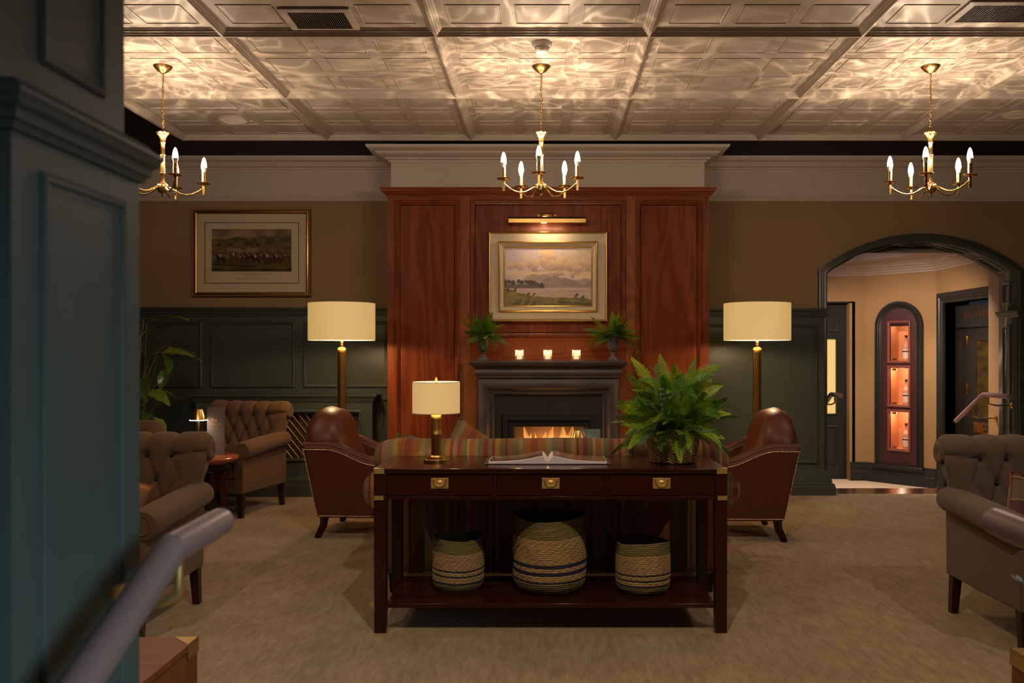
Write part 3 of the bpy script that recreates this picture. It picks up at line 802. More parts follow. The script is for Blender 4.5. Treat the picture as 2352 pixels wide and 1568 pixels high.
# ---- radiator cover
rc = thing('radiator_cover', 'dark green radiator cover with brass lattice grille', 'radiator cover', (-2.49, 8.66, 0))
HX = 0.845
B(-HX, HX, -0.20, 0, 0.80, 0.93).build('top_board', MT['green'], rc)
B(-HX, HX, -0.20, 0, 0.0, 0.36).build('bottom_board', MT['green'], rc)
B(-HX, -HX+0.13, -0.20, 0, 0.36, 0.80).build('side_board', MT['green'], rc); B(HX-0.13, HX, -0.20, 0, 0.36, 0.80).build('side_board', MT['green'], rc)
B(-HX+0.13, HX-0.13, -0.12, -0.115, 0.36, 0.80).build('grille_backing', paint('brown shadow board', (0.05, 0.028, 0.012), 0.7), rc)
MB().run([(-HX, 0), (-HX, -0.20), (HX, -0.20), (HX, 0)], [(-p_*0.9, 0.905+h*0.8) for p_, h in capp]).build('shelf_moulding', MT['green'], rc, smooth=25)
B(-HX-0.046, HX+0.046, -0.246, 0, 0.962, 0.974).build('shelf', MT['green'], rc, bev=0.003)
MB().frame(-HX+0.10, HX-0.10, 0.335, 0.825, -0.20, [(0, 0), (0, 0.014), (0.010, 0.020), (0.020, 0.016), (0.026, 0.004), (0.032, 0.002)]).build('grille_moulding', MT['green'], rc, smooth=25)
MB().run([(-HX, 0), (-HX, -0.20), (HX, -0.20), (HX, 0)], [(-p_, h) for p_, h in skirt]).build('skirting', MT['green'], rc, smooth=25)
MT['bronze'] = metal('dark bronze', (0.20, 0.11, 0.04), 0.45)
gx0, gx1, gz0, gz1 = -HX+0.13, HX-0.13, 0.36, 0.80
def clip_diag(c, s):
    # line z = s*x + c clipped to the grille rectangle
    pts = []
    for x in (gx0, gx1):
        z = s*x+c
        if gz0 <= z <= gz1: pts.append((x, z))
    for z in (gz0, gz1):
        x = (z-c)/s
        if gx0 < x < gx1: pts.append((x, z))
    return pts[:2] if len(pts) >= 2 else None
for s in (1.25, -1.25):
    c = -2.0
    while c < 3.2:
        q = clip_diag(c, s)
        if q and abs(q[0][0]-q[1][0]) > 0.01:
            (xa, za), (xb, zb) = q
            yy = -0.185 if s < 0 else -0.178
            MB().tube([(xa, yy, za), (xb, yy, zb)], 0.0042 if s < 0 else 0.0028, 4).build('lattice_bar', MT['brassa'] if s < 0 else MT['bronze'], rc)
        c += 0.082

# ---- lobby beyond the arch, three steps down
LZ = -0.32
lb = holder('floor', 'pale patterned lobby carpet beyond the arch')
B(1.5, 5.0, 8.98, 11.9, LZ-0.02, LZ).build('lobby_carpet', MT['lobbyfl'], lb)
B(2.7, 4.7, 8.98, 9.20, LZ, -0.165).build('step', MT['lobbyfl'], lb)
def wall_seg(name, label, p0, p1, z0, z1, op=None, mat='paper', th_=0.12, base=True):
    d = Vector((p1[0]-p0[0], p1[1]-p0[1])); L = d.length
    h = holder(name, label, (p0[0], p0[1], 0), math.atan2(d.y, d.x))
    if op is None: B(0, L, 0, th_, z0, z1).build('grasscloth', MT[mat], h); spans = [(0, L)]
    else:
        a, b, c, e = op
        if a > 0.001: B(0, a, 0, th_, z0, z1).build('grasscloth', MT[mat], h)
        if b < L-0.001: B(b, L, 0, th_, z0, z1).build('grasscloth', MT[mat], h)
        B(a, b, 0, th_, e, z1).build('grasscloth', MT[mat], h)
        if c > z0: B(a, b, 0, th_, z0, c).build('grasscloth', MT[mat], h)
        spans = [(0, a), (b, L)] if c <= z0+0.01 else [(0, L)]
    if base:
        for a, b in spans:
            if b-a > 0.02:
                MB().run([(a, 0), (b, 0)], [(-p_, LZ+hh) for p_, hh in [(0, 0), (0.03, 0), (0.03, 0.12), (0.020, 0.13), (0.022, 0.15), (0.014, 0.18), (0.016, 0.20), (0.022, 0.215), (0.018, 0.24), (0, 0.245)]]).build('skirting', MT['greenk'], h, smooth=25)
    return h
P1, P2, P3 = (1.8, 11.78), (4.27, 11.78), (4.90, 11.05)
wl1 = wall_seg('wall_lobby', 'lobby back wall with a half glazed door', P1, P2, LZ, 2.6, (1.15, 2.265, LZ, 2.06))
wl2 = wall_seg('wall_lobby', 'angled lobby wall holding the bottle display', P2, P3, LZ, 2.6, (0.215, 0.750, -0.07, 1.73), base=True)
wl3 = wall_seg('wall_lobby', 'lobby side wall with the games room doorway', P3, (4.90, 9.30), LZ, 2.6, (0.25, 1.45, LZ, 1.98))
wl4 = wall_seg('wall_lobby', 'short lobby wall beside the steps', (4.66, 9.28), (4.66, 9.06), LZ, 2.6, None, 'paper', 0.24, False)
wall_seg('wall_lobby', 'hidden lobby wall', (1.8, 9.0), (1.8, 11.78), LZ, 2.6, None)
cl = holder('ceiling', 'pale lobby ceiling with a lit octagonal tray')
oc = [(1.8, 9.05), (4.9, 9.05), (4.9, 11.05), (4.27, 11.78), (2.4, 11.78), (1.8, 11.1)]     # counter-clockwise: inside is to the left
MB().run(oc, [(0, 2.395), (0.012, 2.40), (0.014, 2.42), (0.035, 2.43), (0.037, 2.45), (0.060, 2.46), (0.062, 2.48), (0.090, 2.49), (0.092, 2.51), (0.12, 2.53), (0.12, 2.545)], True).build('cornice', MT['ceil'], cl, smooth=20)
MB().run(oc, [(0.12, 2.545), (0.50, 2.56), (0.50, 2.585), (0.52, 2.60), (0.52, 2.80)], True).build('tray_soffit', MT['ceil'], cl, smooth=20)
B(1.7, 5.0, 9.0, 11.9, 2.80, 2.84).build('tray_ceiling', MT['ceil'], cl)

# lobby back door
dr = holder('door_1', 'dark green half glazed door at the back of the lobby', (3.54, 11.92, LZ))
B(-0.56, 0.56, 0.0, 0.05, 0, 0.88).build('bottom_rail', MT['greenk'], dr); B(-0.56, 0.56, 0.0, 0.05, 1.88, 2.36).build('top_rail', MT['greenk'], dr)
B(0.39, 0.56, 0.0, 0.05, 0.88, 1.88).build('stile', MT['greenk'], dr); B(-0.56, -0.40, 0.0, 0.05, 0.88, 1.88).build('stile', MT['greenk'], dr)
t_ = NT('lit room seen through obscured glass'); t_.p.inputs['Emission Color'].default_value = (0.85, 0.62, 0.20, 1); t_.set(estr=0.55, rough=0.3); t_.base((0.5, 0.4, 0.2))
B(-0.40, 0.39, 0.02, 0.03, 0.88, 1.88).build('glass_pane', t_.m, dr)
MB().frame(-0.42, 0.41, 0.86, 1.90, 0, [(0, 0), (0, 0.012), (0.016, 0.016), (0.02, 0)]).build('pane_moulding', MT['greenk'], dr, smooth=25)
for z0, z1 in ((1.98, 2.22), (0.20, 0.72)):
    MB().frame(0.10, 0.42, z0, z1, 0, mould).build('panel_moulding', MT['greenk'], dr, smooth=25)
B(0.56, 0.60, -0.14, 0.06, 0, 2.38).build('door_jamb', MT['greenk'], dr); B(-0.60, 0.60, -0.14, 0.06, 2.36, 2.38).build('door_head', MT['greenk'], dr)

# billiards doorway
dd = holder('door_2', 'dark doorway with lettered header board', (4.90, 11.05, LZ), -PI/2)     # local x runs towards the viewer
MB().sweep([(0.25, 0), (0.25, 2.30), (1.45, 2.30), (1.45, 0)], [(0.0, -0.02), (0.0, 0.030), (0.012, 0.036), (0.030, 0.032), (0.036, 0.042), (0.060, 0.046), (0.070, 0.058), (0.115, 0.062), (0.125, 0.050), (0.125, 0.0)]).build('door_casing', MT['greenk'], dd, smooth=25)
B(0.13, 0.25, -0.002, 0.16, 0, 2.36).build('door_jamb', MT['greenk'], dd); B(1.45, 1.50, -0.002, 0.16, 0, 2.36).build('door_jamb', MT['greenk'], dd); B(0.25, 1.45, 0, 0.16, 2.30, 2.36).build('door_head', MT['greenk'], dd)
B(0.26, 1.45, 0.118, 0.14, 2.00, 2.26).build('header_board', MT['greenk'], dd)
B(0.25, 0.475, 0.16, 0.18, 0, 2.30).build('door_stop', MT['black'], dd)
B(0.475, 1.45, 0.16, 0.20, 0, 2.0).build('door_leaf', MT['black'], dd)
MB().frame(0.68, 1.30, 0.93, 1.86, 0.16, [(0, 0), (0, 0.012), (0.02, 0.014), (0.026, 0.002)]).build('pane_moulding', MT['greenk'], dd, smooth=25)
t_ = NT('dim amber glass'); nn_ = t_.noise(t_.co((2,2,5)), 2.0, 3); t_.base(t_.ramp(nn_, [(0.3, (0.01,0.008,0.003)), (0.7, (0.06,0.04,0.008))])); t_.set(rough=0.15)
B(0.70, 1.28, 0.157, 0.159, 0.95, 1.84).build('glass_pane', t_.m, dd)
MB().frame(0.68, 1.30, 0.14, 0.72, 0.16, [(0, 0), (0, 0.012), (0.02, 0.014), (0.026, 0.002)]).build('panel_moulding', MT['greenk'], dd, smooth=25)
for z in (1.83, 1.26): B(0.40, 0.48, 0.150, 0.160, z-0.065, z+0.065).build('hinge', MT['brass'], dd, bev=0.003)
B(0.64, 1.20, 0.150, 0.158, 0.765, 0.885).build('brass_plate', MT['brass'], dd)
def text(body, size, mat, parent, loc, rot, name='lettering', ext=0.002, align='CENTER', sx=1.0, shear=0.0):
    c = bpy.data.curves.new(name, 'FONT'); c.body = body; c.size = size; c.extrude = ext; c.align_x = align; c.resolution_u = 3; c.shear = shear
    o = bpy.data.objects.new(name, c); COL.objects.link(o)
    bpy.context.view_layer.update()
    me = bpy.data.meshes.new_from_object(o.evaluated_get(bpy.context.evaluated_depsgraph_get()))
    bpy.data.objects.remove(o)
    me.materials.clear(); me.materials.append(mat)
    q = bpy.data.objects.new(name, me); COL.objects.link(q); q.parent = parent; q.location = loc; q.rotation_euler = rot; q.scale = (sx, 1, 1)
    return q
MT['orange'] = metal('copper letter', (0.75, 0.32, 0.09), 0.35)
text('B I L L I A R D S', 0.092, MT['orange'], dd, (0.77, 0.115, 2.115), (PI/2, 0, 0), sx=0.92)
text('PRESERVED', 0.05, MT['dark'], dd, (0.98, 0.149, 0.832), (PI/2, 0, 0)); text('ADULTS', 0.05, MT['dark'], dd, (0.98, 0.149, 0.782), (PI/2, 0, 0))

# arched bottle display set into the angled wall
dv = Vector((P3[0]-P2[0], P3[1]-P2[1])); ang = math.atan2(dv.y, dv.x)
nd = thing('bottle_display', 'tall arched display niche with three lit glass compartments', 'display case', (P2[0], P2[1], 0), ang)
nx0, nx1, nz0, nz1 = 0.215, 0.745, -0.075, 1.985
ncx, nr = (nx0+nx1)/2, (nx1-nx0)/2
ap = [(nx0, nz0), (nx0, nz1-nr)]+[(ncx-nr*math.cos(PI*k/16), nz1-nr+nr*math.sin(PI*k/16)) for k in range(1, 16)]+[(nx1, nz1-nr), (nx1, nz0)]
MB().sweep(ap, [(-0.03, 0.0), (-0.03, 0.012), (-0.016, 0.020), (-0.010, 0.012), (0.004, 0.018), (0.010, 0.030), (0.022, 0.034), (0.030, 0.048), (0.050, 0.050), (0.056, 0.040), (0.056, 0.0)]).build('arched_casing', MT['greenk'], nd, smooth=30)
B(nx0-0.075, nx1+0.075, -0.075, 0.0, nz0-0.035, nz0).build('sill', MT['greenk'], nd, bev=0.006)
cx0, cx1 = ncx-0.125, ncx+0.125
rows = [(1.275, 1.760), (0.705, 1.180), (0.135, 0.615)]
B(nx0-0.01, cx0, -0.006, 0.02, nz0, nz1-nr).build('front_board', MT['plum'], nd); B(cx1, nx1+0.01, -0.006, 0.02, nz0, nz1-nr).build('front_board', MT['plum'], nd)
MB().prism([(ncx+(nr+0.01)*math.cos(PI*k/20), nz1-nr+(nr+0.01)*math.sin(PI*k/20)) for k in range(21)], -0.006, 0.02).build('front_board', MT['plum'], nd)
zz = [nz0]+[q for r_ in reversed(rows) for q in r_]+[nz1-nr+0.001]
for k in range(0, len(zz), 2): B(cx0, cx1, -0.006, 0.02, zz[k], zz[k+1]).build('front_board', MT['plum'], nd)
MT['boxin'] = paint('box lining tinted by orange backlight', (0.66, 0.30, 0.13), 0.5)  # orange of the backlight put into the lining colour
MT['redframe'] = paint('red brown compartment frame', (0.20, 0.055, 0.045), 0.4)
bots = []
for k, (z0, z1) in enumerate(rows):
    m = MB(); m.frame(cx0, cx1, z0, z1, 0.02, [(0, 0), (0, -0.20)], True); m.build('compartment_lining', MT['boxin'], nd)
    MB().frame(cx0-0.03, cx1+0.03, z0-0.03, z1+0.03, -0.006, [(0, 0), (0, 0.016), (0.010, 0.020), (0.028, 0.010), (0.030, -0.02)]).build('compartment_frame', MT['redframe'], nd, smooth=25)
    B(cx0+0.003, cx1-0.003, 0.002, 0.006, z0+0.003, z1-0.003).build('glass_door', MT['glass'], nd)
    for zc2 in (z0+0.018, z1-0.018): B(cx0+0.03, cx0+0.085, -0.003, 0.010, zc2-0.012, zc2+0.012).build('glass_hinge', MT['brassa'], nd)
    child_light(nd, 'display_light', 'POINT', (ncx+0.01, 0.045, z1-0.03), 2.2, (1.0, 0.74, 0.55), 0.012)
R_ = Matrix.Rotation(ang, 4, 'Z')
MT['whisky'] = paint('amber spirit in glass', (0.62, 0.36, 0.24), 0.12)
MT['paperl'] = paint('cream bottle label', (0.80, 0.70, 0.60), 0.6)
b0 = None
for k, (z0, z1) in enumerate(rows):
    lbv = ['whisky bottle with pale label in the top lit compartment', 'whisky bottle with cream label in the middle lit compartment', 'whisky bottle with cream label in the bottom lit compartment'][k]
    wp = Matrix.Translation((P2[0], P2[1], 0)) @ R_ @ Vector((ncx+0.035, 0.11, z0))
    if b0 is None:
        b0 = thing('whisky_bottle', lbv, 'bottle', wp, ang, 'bottles in the arched display')
        MB().lathe([(0.040, 0.0), (0.043, 0.006), (0.043, 0.185), (0.038, 0.205), (0.018, 0.232), (0.015, 0.245), (0.015, 0.285), (0.017, 0.288), (0.017, 0.295)], 20).build('glass_body', MT['whisky'], b0, smooth=40)
        MB().lathe([(0.0175, 0.295), (0.0175, 0.33), (0.001, 0.331)], 14).build('stopper', MT['dark'], b0, smooth=40)
        MB().grid(lambda u, v: (0.0445*math.sin((u-0.5)*2.6), -0.0445*math.cos((u-0.5)*2.6), 0.03+0.12*v), 12, 2).build('bottle_label', MT['paperl'], b0, smooth=60)
        MB().grid(lambda u, v: (0.0450*math.sin((u-0.5)*2.2), -0.0450*math.cos((u-0.5)*2.2), 0.112+0.016*v), 12, 2).build('label_print', MT['dark'], b0, smooth=60)
    else: dup(b0, wp, ang, lbv)

# handrails in the lobby
def bracket(parent, p, wallp, r=0.008, mat='brass', nrm=(1,0,0)):
    """swan-neck bracket from under the rail at p to the wall at wallp"""
    p = Vector(p); q = Vector(wallp)
    m = MB().tube([p, p+Vector((0, 0, -0.03)), p+Vector((0, 0, (q.z-p.z)*0.8)), Vector((p.x+(q.x-p.x)*0.12, p.y, q.z+0.01)), Vector((p.x+(q.x-p.x)*0.28, p.y, q.z)), q], r, 8)
    m.build('rail_bracket', MT[mat], parent, smooth=50)
    m = MB(); m.M = Matrix.Translation(q) @ Matrix.Rotation(PI/2, 4, 'Y'); s_ = 1 if nrm[0] > 0 else -1
    m.lathe([(0.030, 0), (0.030, -0.008*s_), (0.014, -0.016*s_), (0.001, -0.016*s_)], 18); m.build('bracket_flange', MT[mat], parent, smooth=50)
def rail_tube(parent, pts, r):
    # straight runs with mitred joint: a tube through points with tight bends
    MB().tube(pts, r, 20).build('handrail_bar', MT['rail'], parent, smooth=60)
hr = thing('handrail', 'brown lobby handrail sloping down beside the right arch jamb', 'handrail', (4.42, 8.9, 0.0))
rail_tube(hr, [(0, -0.50, 0.955), (0, -0.03, 0.955), (0, 0.0, 0.953), (0, 0.03, 0.94), (0, 0.60, 0.642)], 0.024)
bracket(hr, (0, -0.10, 0.93), (0.232, -0.10, 0.85)); bracket(hr, (0, 0.22, 0.815), (0.236, 0.22, 0.70))
hr2 = thing('handrail', 'short dark handrail end beside the left arch jamb', 'handrail', (2.79, 8.9, 0.0))
rail_tube(hr2, [(0.10, -0.28, 0.955), (0.10, 0.0, 0.955), (0.10, 0.03, 0.945), (0.10, 0.6, 0.642)], 0.024)
bracket(hr2, (0.10, -0.10, 0.93), (-0.006, -0.10, 0.86), nrm=(-1,0,0))

# ---- foreground column at the head of the stair
co = holder('wall_column', 'dark green panelled column at the left edge of the view', (-0.70, 1.162, 0))
CW = 0.368          # its face runs along +Y from local y=0 to CW
B(-0.5, 0, 0.0, CW, -0.86, 1.672).build('lower_shaft', MT['teal'], co)
B(-0.5, -0.018, 0.0, CW-0.018, 1.672, 3.25).build('upper_shaft', MT['teal'], co)
crown = [(0, 1.655), (0.006, 1.656), (0.009, 1.666), (0.014, 1.668), (0.016, 1.680), (0.024, 1.686), (0.027, 1.696), (0.030, 1.699), (0.030, 1.706), (0.018, 1.712), (0.010, 1.722), (-0.018, 1.726)]
MB().run([(-0.5, 0), (0, 0), (0, CW), (-0.5, CW)], [(-p_, z) for p_, z in crown]).build('crown_moulding', MT['teal'], co, smooth=25)
cmd_ = [(0, 0.0), (0.001, 0.004), (0.006, 0.007), (0.012, 0.006), (0.016, 0.002), (0.024, 0.0005), (0.028, 0.0003)]
RX = Matrix.Rotation(PI/2, 4, 'Z')          # local frame then faces +X
for (z0, z1, off) in ((-0.7, 1.615, 0.0), (1.775, 2.60, -0.018)):
    m = MB(); m.M = Matrix.Translation((off, 0, 0)) @ RX
    m.frame(0.066 if off == 0 else 0.095, CW-0.056 if off == 0 else CW-0.088, z0, z1, 0, cmd_); m.build('panel_moulding', MT['teal'], co, smooth=25)
MB().box(-0.6, -0.075, -1.6, -0.001, -0.86, 3.25).build('return_wall', MT['teal'], co)

# foreground handrails
fr1 = thing('handrail', 'thick brown stair handrail at the bottom left, in front of the column', 'handrail', (-0.60, 1.42, 0.0))
rail_tube(fr1, [(0, -0.002, 1.046), (0, 0.215, 1.050)], 0.0255)
rail_tube(fr1, [(0, -0.80, 0.723), (0, 0.002, 1.046)], 0.0262)
bracket(fr1, (0, 0.032, 1.03), (-0.100, 0.032, 0.952), 0.0075, 'plate', (-1,0,0))
MB().ball((0, 0.215, 1.050), 0.0255, 16, 10).build('end_cap', MT['rail'], fr1, smooth=60)
fr2 = thing('handrail', 'thick brown stair handrail end at the bottom right edge', 'handrail', (0.836, 1.42, 0.0))
rail_tube(fr2, [(0, -0.002, 1.046), (0, 0.215, 1.050)], 0.0255)
rail_tube(fr2, [(0, -0.80, 0.723), (0, 0.002, 1.046)], 0.0262)
MB().ball((0, 0.215, 1.050), 0.0255, 16, 10).build('end_cap', MT['rail'], fr2, smooth=60)
bracket(fr2, (0, 0.012, 1.03), (0.12, 0.012, 0.955), 0.0055)
struct(B(0.965, 1.30, 1.13, 1.50, -0.86, 3.25).build('wall_column', MT['teal']), 'matching column beyond the right edge of the view')


# ================================================================== FURNITURE
def rbox(x0, x1, y0, y1, z0, z1, r=0.03, n=4, puff=0.0):
    """soft upholstered block: rounded box with slightly domed faces"""
    m = MB(); bm = bmesh.new(); bmesh.ops.create_cube(bm, size=1)
    bmesh.ops.subdivide_edges(bm, edges=bm.edges, cuts=9, use_grid_fill=True)
    cx, cy, cz = (x0+x1)/2, (y0+y1)/2, (z0+z1)/2; hx, hy, hz = (x1-x0)/2, (y1-y0)/2, (z1-z0)/2
    def lay(t, h):   # put the grid lines close to the edges
        s_ = math.copysign(1, t); a = abs(t)*2
        return s_*h*(a**0.6 if a < 1 else 1)
    vs = []
    for v in bm.verts:
        p = Vector((lay(v.co.x, hx), lay(v.co.y, hy), lay(v.co.z, hz)))
        q = Vector((max(-(hx-r), min(hx-r, p.x)), max(-(hy-r), min(hy-r, p.y)), max(-(hz-r), min(hz-r, p.z))))
        d = p-q
        if d.length > 1e-6: p = q+d.normalized()*min(r, max(abs(d.x), abs(d.y), abs(d.z)))
        if puff:
            a = (1-(p.x/hx)**2)*(1-(p.y/hy)**2)
            p.z += math.copysign(puff*max(0, a), p.z) if abs(p.z) > hz*0.6 else 0
        vs.append((p.x+cx, p.y+cy, p.z+cz))
    m.add(vs, [tuple(x.index for x in f.verts) for f in bm.faces]); bm.free()
    return m

# ---- campaign style console table
ct = thing('console_table', 'long dark mahogany console table with three drawers and brass corners', 'table', (0.031, 4.31, 0))
TX = 0.862; TD = 0.56; TZ = 0.802
rbx = MB().box(-TX, TX, -0.002, TD, TZ-0.026, TZ); rbx.build('table_top', MT['mahog'], ct, bev=0.003)
for sx in (-1, 1):
    for y in (0.030, TD-0.032):
        MB().taper((sx*(TX-0.030), y, 0), (0.028, 0.028), (sx*(TX-0.030), y, TZ-0.026), (0.030, 0.030)).build('leg', MT['mahogz'], ct, bev=0.002)
B(-TX+0.058, TX-0.058, 0.012, TD-0.012, 0.120, 0.142).build('shelf', MT['mahog'], ct, bev=0.002)
B(-TX+0.058, TX-0.058, 0.006, 0.030, 0.650, 0.668).build('apron_rail', MT['mahog'], ct, bev=0.001)
B(-TX+0.058, TX-0.058, TD-0.03, TD-0.010, 0.650, TZ-0.026).build('back_apron', MT['mahog'], ct)
for sx in (-1, 1): B(sx*(TX-0.045)-0.012, sx*(TX-0.045)+0.012, 0.05, TD-0.05, 0.650, TZ-0.026).build('side_apron', MT['mahog'], ct)
B(-TX+0.058, TX-0.058, 0.014, TD-0.012, 0.660, 0.668).build('drawer_floor', MT['mahog'], ct)
B(-TX+0.058, TX-0.058, 0.020, 0.030, 0.668, TZ-0.026).build('drawer_backing', MT['black'], ct)
dxs = [(-0.803, -0.279), (-0.262, 0.264), (0.281, 0.803)]
for a, b in ((-0.279, -0.262), (0.264, 0.281)): B(a+0.002, b-0.002, 0.006, 0.030, 0.668, TZ-0.027).build('divider', MT['mahogz'], ct)
for a, b in dxs:
    d = B(a+0.002, b-0.002, 0.007, 0.024, 0.671, TZ-0.029).build('drawer', MT['mahog'], ct, bev=0.0015)
    cx = (a+b)/2
    h = B(cx-0.043, cx+0.043, 0.0035, 0.008, 0.704, 0.756).build('handle_plate', MT['plate'], d, bev=0.001)
    m = MB(); m.M = Matrix.Translation((cx, 0.0035, 0.733))
    # recessed cup drawn as a shallow dished disc, with the swing handle round it
    m.M = m.M @ Matrix.Rotation(PI/2, 4, 'X')
    m.M = m.M @ Matrix.Diagonal((1.0, 0.68, 1.0, 1.0)); m.lathe([(0.0205, 0.0), (0.0200, 0.0022), (0.0180, 0.0010), (0.0120, 0.0030), (0.006, 0.0044), (1e-5, 0.0048)], 28)
    c_ = m.build('handle_cup', MT['plate'], d, smooth=60); c_.scale = (1, 1, 1)
    MB().tube([(cx-0.031, 0.002, 0.748), (cx-0.030, 0.001, 0.735), (cx-0.024, 0.0, 0.719), (cx-0.010, -0.001, 0.7115), (cx+0.010, -0.001, 0.7115), (cx+0.024, 0.0, 0.719), (cx+0.030, 0.001, 0.735), (cx+0.031, 0.002, 0.748)], 0.0022, 6).build('swing_handle', MT['brass'], d, smooth=60)
    m = MB()
    for sx in (-1, 1):
        for z in (0.710, 0.750):
            m.M = Matrix.Translation((cx+sx*0.037, 0.0030, z)) @ Matrix.Rotation(PI/2, 4, 'X'); m.lathe([(0.0028, 0), (0.0022, 0.0008), (1e-5, 0.001)], 8)
    m.build('plate_screws', MT['brassa'], d, smooth=60)
def strap_piece(parent, sx, z0, z1, wx, top):
    x1 = sx*(TX+0.0012); x0 = sx*(TX-wx)
    a, b = min(x0, x1), max(x0, x1)
    m = B(a, b, -0.0045, 0.0, z0, z1)
    m.box(min(x1, x1-sx*0.0024), max(x1, x1-sx*0.0024), -0.0045, 0.045, z0, z1)
    if top: m.add([(x1, -0.0045, TZ+0.0008), (x1-sx*0.05, -0.0045, TZ+0.0008), (x1, 0.046, TZ+0.0008)], [(0, 1, 2)])
    o = m.build('brass_corner' if top else 'brass_strap', MT['plate'], parent)
    q = MB()
    for fx in (0.25, 0.75):
        q.M = Matrix.Translation((a+(b-a)*fx, -0.0045, (z0+z1)/2)) @ Matrix.Rotation(PI/2, 4, 'X'); q.lathe([(0.0032, 0), (0.0026, 0.0007), (1e-5, 0.0009)], 10)
    q.build('screws', MT['brassa'], o, smooth=60)
for sx in (-1, 1):
    strap_piece(ct, sx, TZ-0.0245, TZ-0.001, 0.052, True)
    strap_piece(ct, sx, 0.649, 0.670, 0.048, False)

# ---- striped sofa seen from behind
sf = thing('sofa', 'sofa in multicoloured vertical striped wool, seen from behind the console', 'sofa', (0.04, 5.02, 0))
HB = 1.00
rbox(-HB+0.02, HB-0.02, -0.03, 0.22, 0.125, 0.78, 0.03).build('back', MT['stripe'], sf, smooth=70)
def sofa_roll():
    def fn(u, v):
        x = (v*2-1)*(HB+0.02); e = abs(v*2-1)
        k = 1.0 if e < 0.93 else math.sqrt(max(0.0, 1-((e-0.93)/0.07)**2))
        k = max(k, 0.02)
        a = 2*PI*u; sag_ = -0.030*max(0, e-0.86)/0.14
        return (x, 0.045+0.105*k*math.cos(a), 0.782+sag_+0.100*k*math.sin(a)-0.006*math.sin(6*v)**2)
    return MB().grid(fn, 32, 90, closeu=True, capv=True)
sofa_roll().build('top_roll', MT['stripe'], sf, smooth=70)
MB().tube([(-HB, -0.032, 0.13), (HB, -0.032, 0.13)], 0.006, 6).build('piping', MT['stripe'], sf, smooth=60)
rbox(-HB+0.16, HB-0.16, 0.20, 0.80, 0.13, 0.32, 0.02).build('seat_base', MT['stripe'], sf, smooth=70)
for a, b in ((-HB+0.17, -0.30), (-0.29, 0.29), (0.30, HB-0.17)):
    rbox(a, b, 0.22, 0.82, 0.32, 0.46, 0.05, puff=0.015).build('seat_cushion', MT['stripe'], sf, smooth=70)
for sx in (-1, 1):
    rbox(sx*0.92-0.065, sx*0.92+0.065, 0.02, 0.84, 0.125, 0.60, 0.04).build('arm', MT['stripe'], sf, smooth=70)
    def fn(u, v, sx=sx):
        y = -0.01+0.88*v; e = max(0, 1-v/0.05) if v < 0.05 else max(0, (v-0.95)/0.05); k = max(0.02, math.sqrt(max(0, 1-e*e)))
        a = 2*PI*u
        return (sx*(0.955)+0.125*k*math.cos(a), y, 0.585+0.120*k*math.sin(a))
    MB().grid(fn, 28, 24, closeu=True, capv=True).build('arm_roll', MT['stripe'], sf, smooth=70)
for sx in (-1, 1):
    for y in (0.06, 0.76): MB().taper((sx*0.90, y, 0), (0.022, 0.022), (sx*0.90, y, 0.13), (0.03, 0.03)).build('foot', MT['mahogz'], sf)

def cushion(name, label, mat, loc, rot, w_, h_, th_, pipe, group=None):
    t = thing(name, label, 'cushion', loc, 0, group); t.rotation_euler = rot
    def side(sg):
        def fn(u, v):
            a, b = u*2-1, v*2-1
            pin = 1-0.07*(1-abs(a)**2)*(abs(b)**3) ; pin2 = 1-0.07*(1-abs(b)**2)*(abs(a)**3)
            th = th_/2*max(0.0, (1-a**4)*(1-b**4))**0.5
            return (a*w_/2*pin2, sg*th, b*h_/2*pin)
        return fn
    m = MB(); m.grid(side(1), 18, 18); m.grid(side(-1), 18, 18); m.build('pad', mat, t, smooth=80)
    pts = []
    for k in range(48):
        s_ = k/12; i = int(s_); f = (s_-i)*2-1
        a, b = [(f, -1), (1, f), (-f, 1), (-1, -f)][i]
        pin = 1-0.07*(1-abs(a)**2)*(abs(b)**3); pin2 = 1-0.07*(1-abs(b)**2)*(abs(a)**3)
        pts.append((a*w_/2*pin2, 0, b*h_/2*pin))
    MB().tube(pts, 0.006, 6, closed=True).build('piping', pipe, t, smooth=60)
    return t
cushion('cushion', 'striped scatter cushion with its corner showing above the sofa back, left of the fire', MT['stripe'], (-0.44, 5.38, 0.690), (math.radians(-16), math.radians(34), 0.25), 0.42, 0.42, 0.13, MT['stripe'], 'sofa cushions')
cushion('cushion', 'striped scatter cushion behind the fern basket on the sofa', MT['stripe'], (0.74, 5.36, 0.680), (math.radians(-16), math.radians(6), -0.1), 0.46, 0.44, 0.13, MT['stripe'], 'sofa cushions')

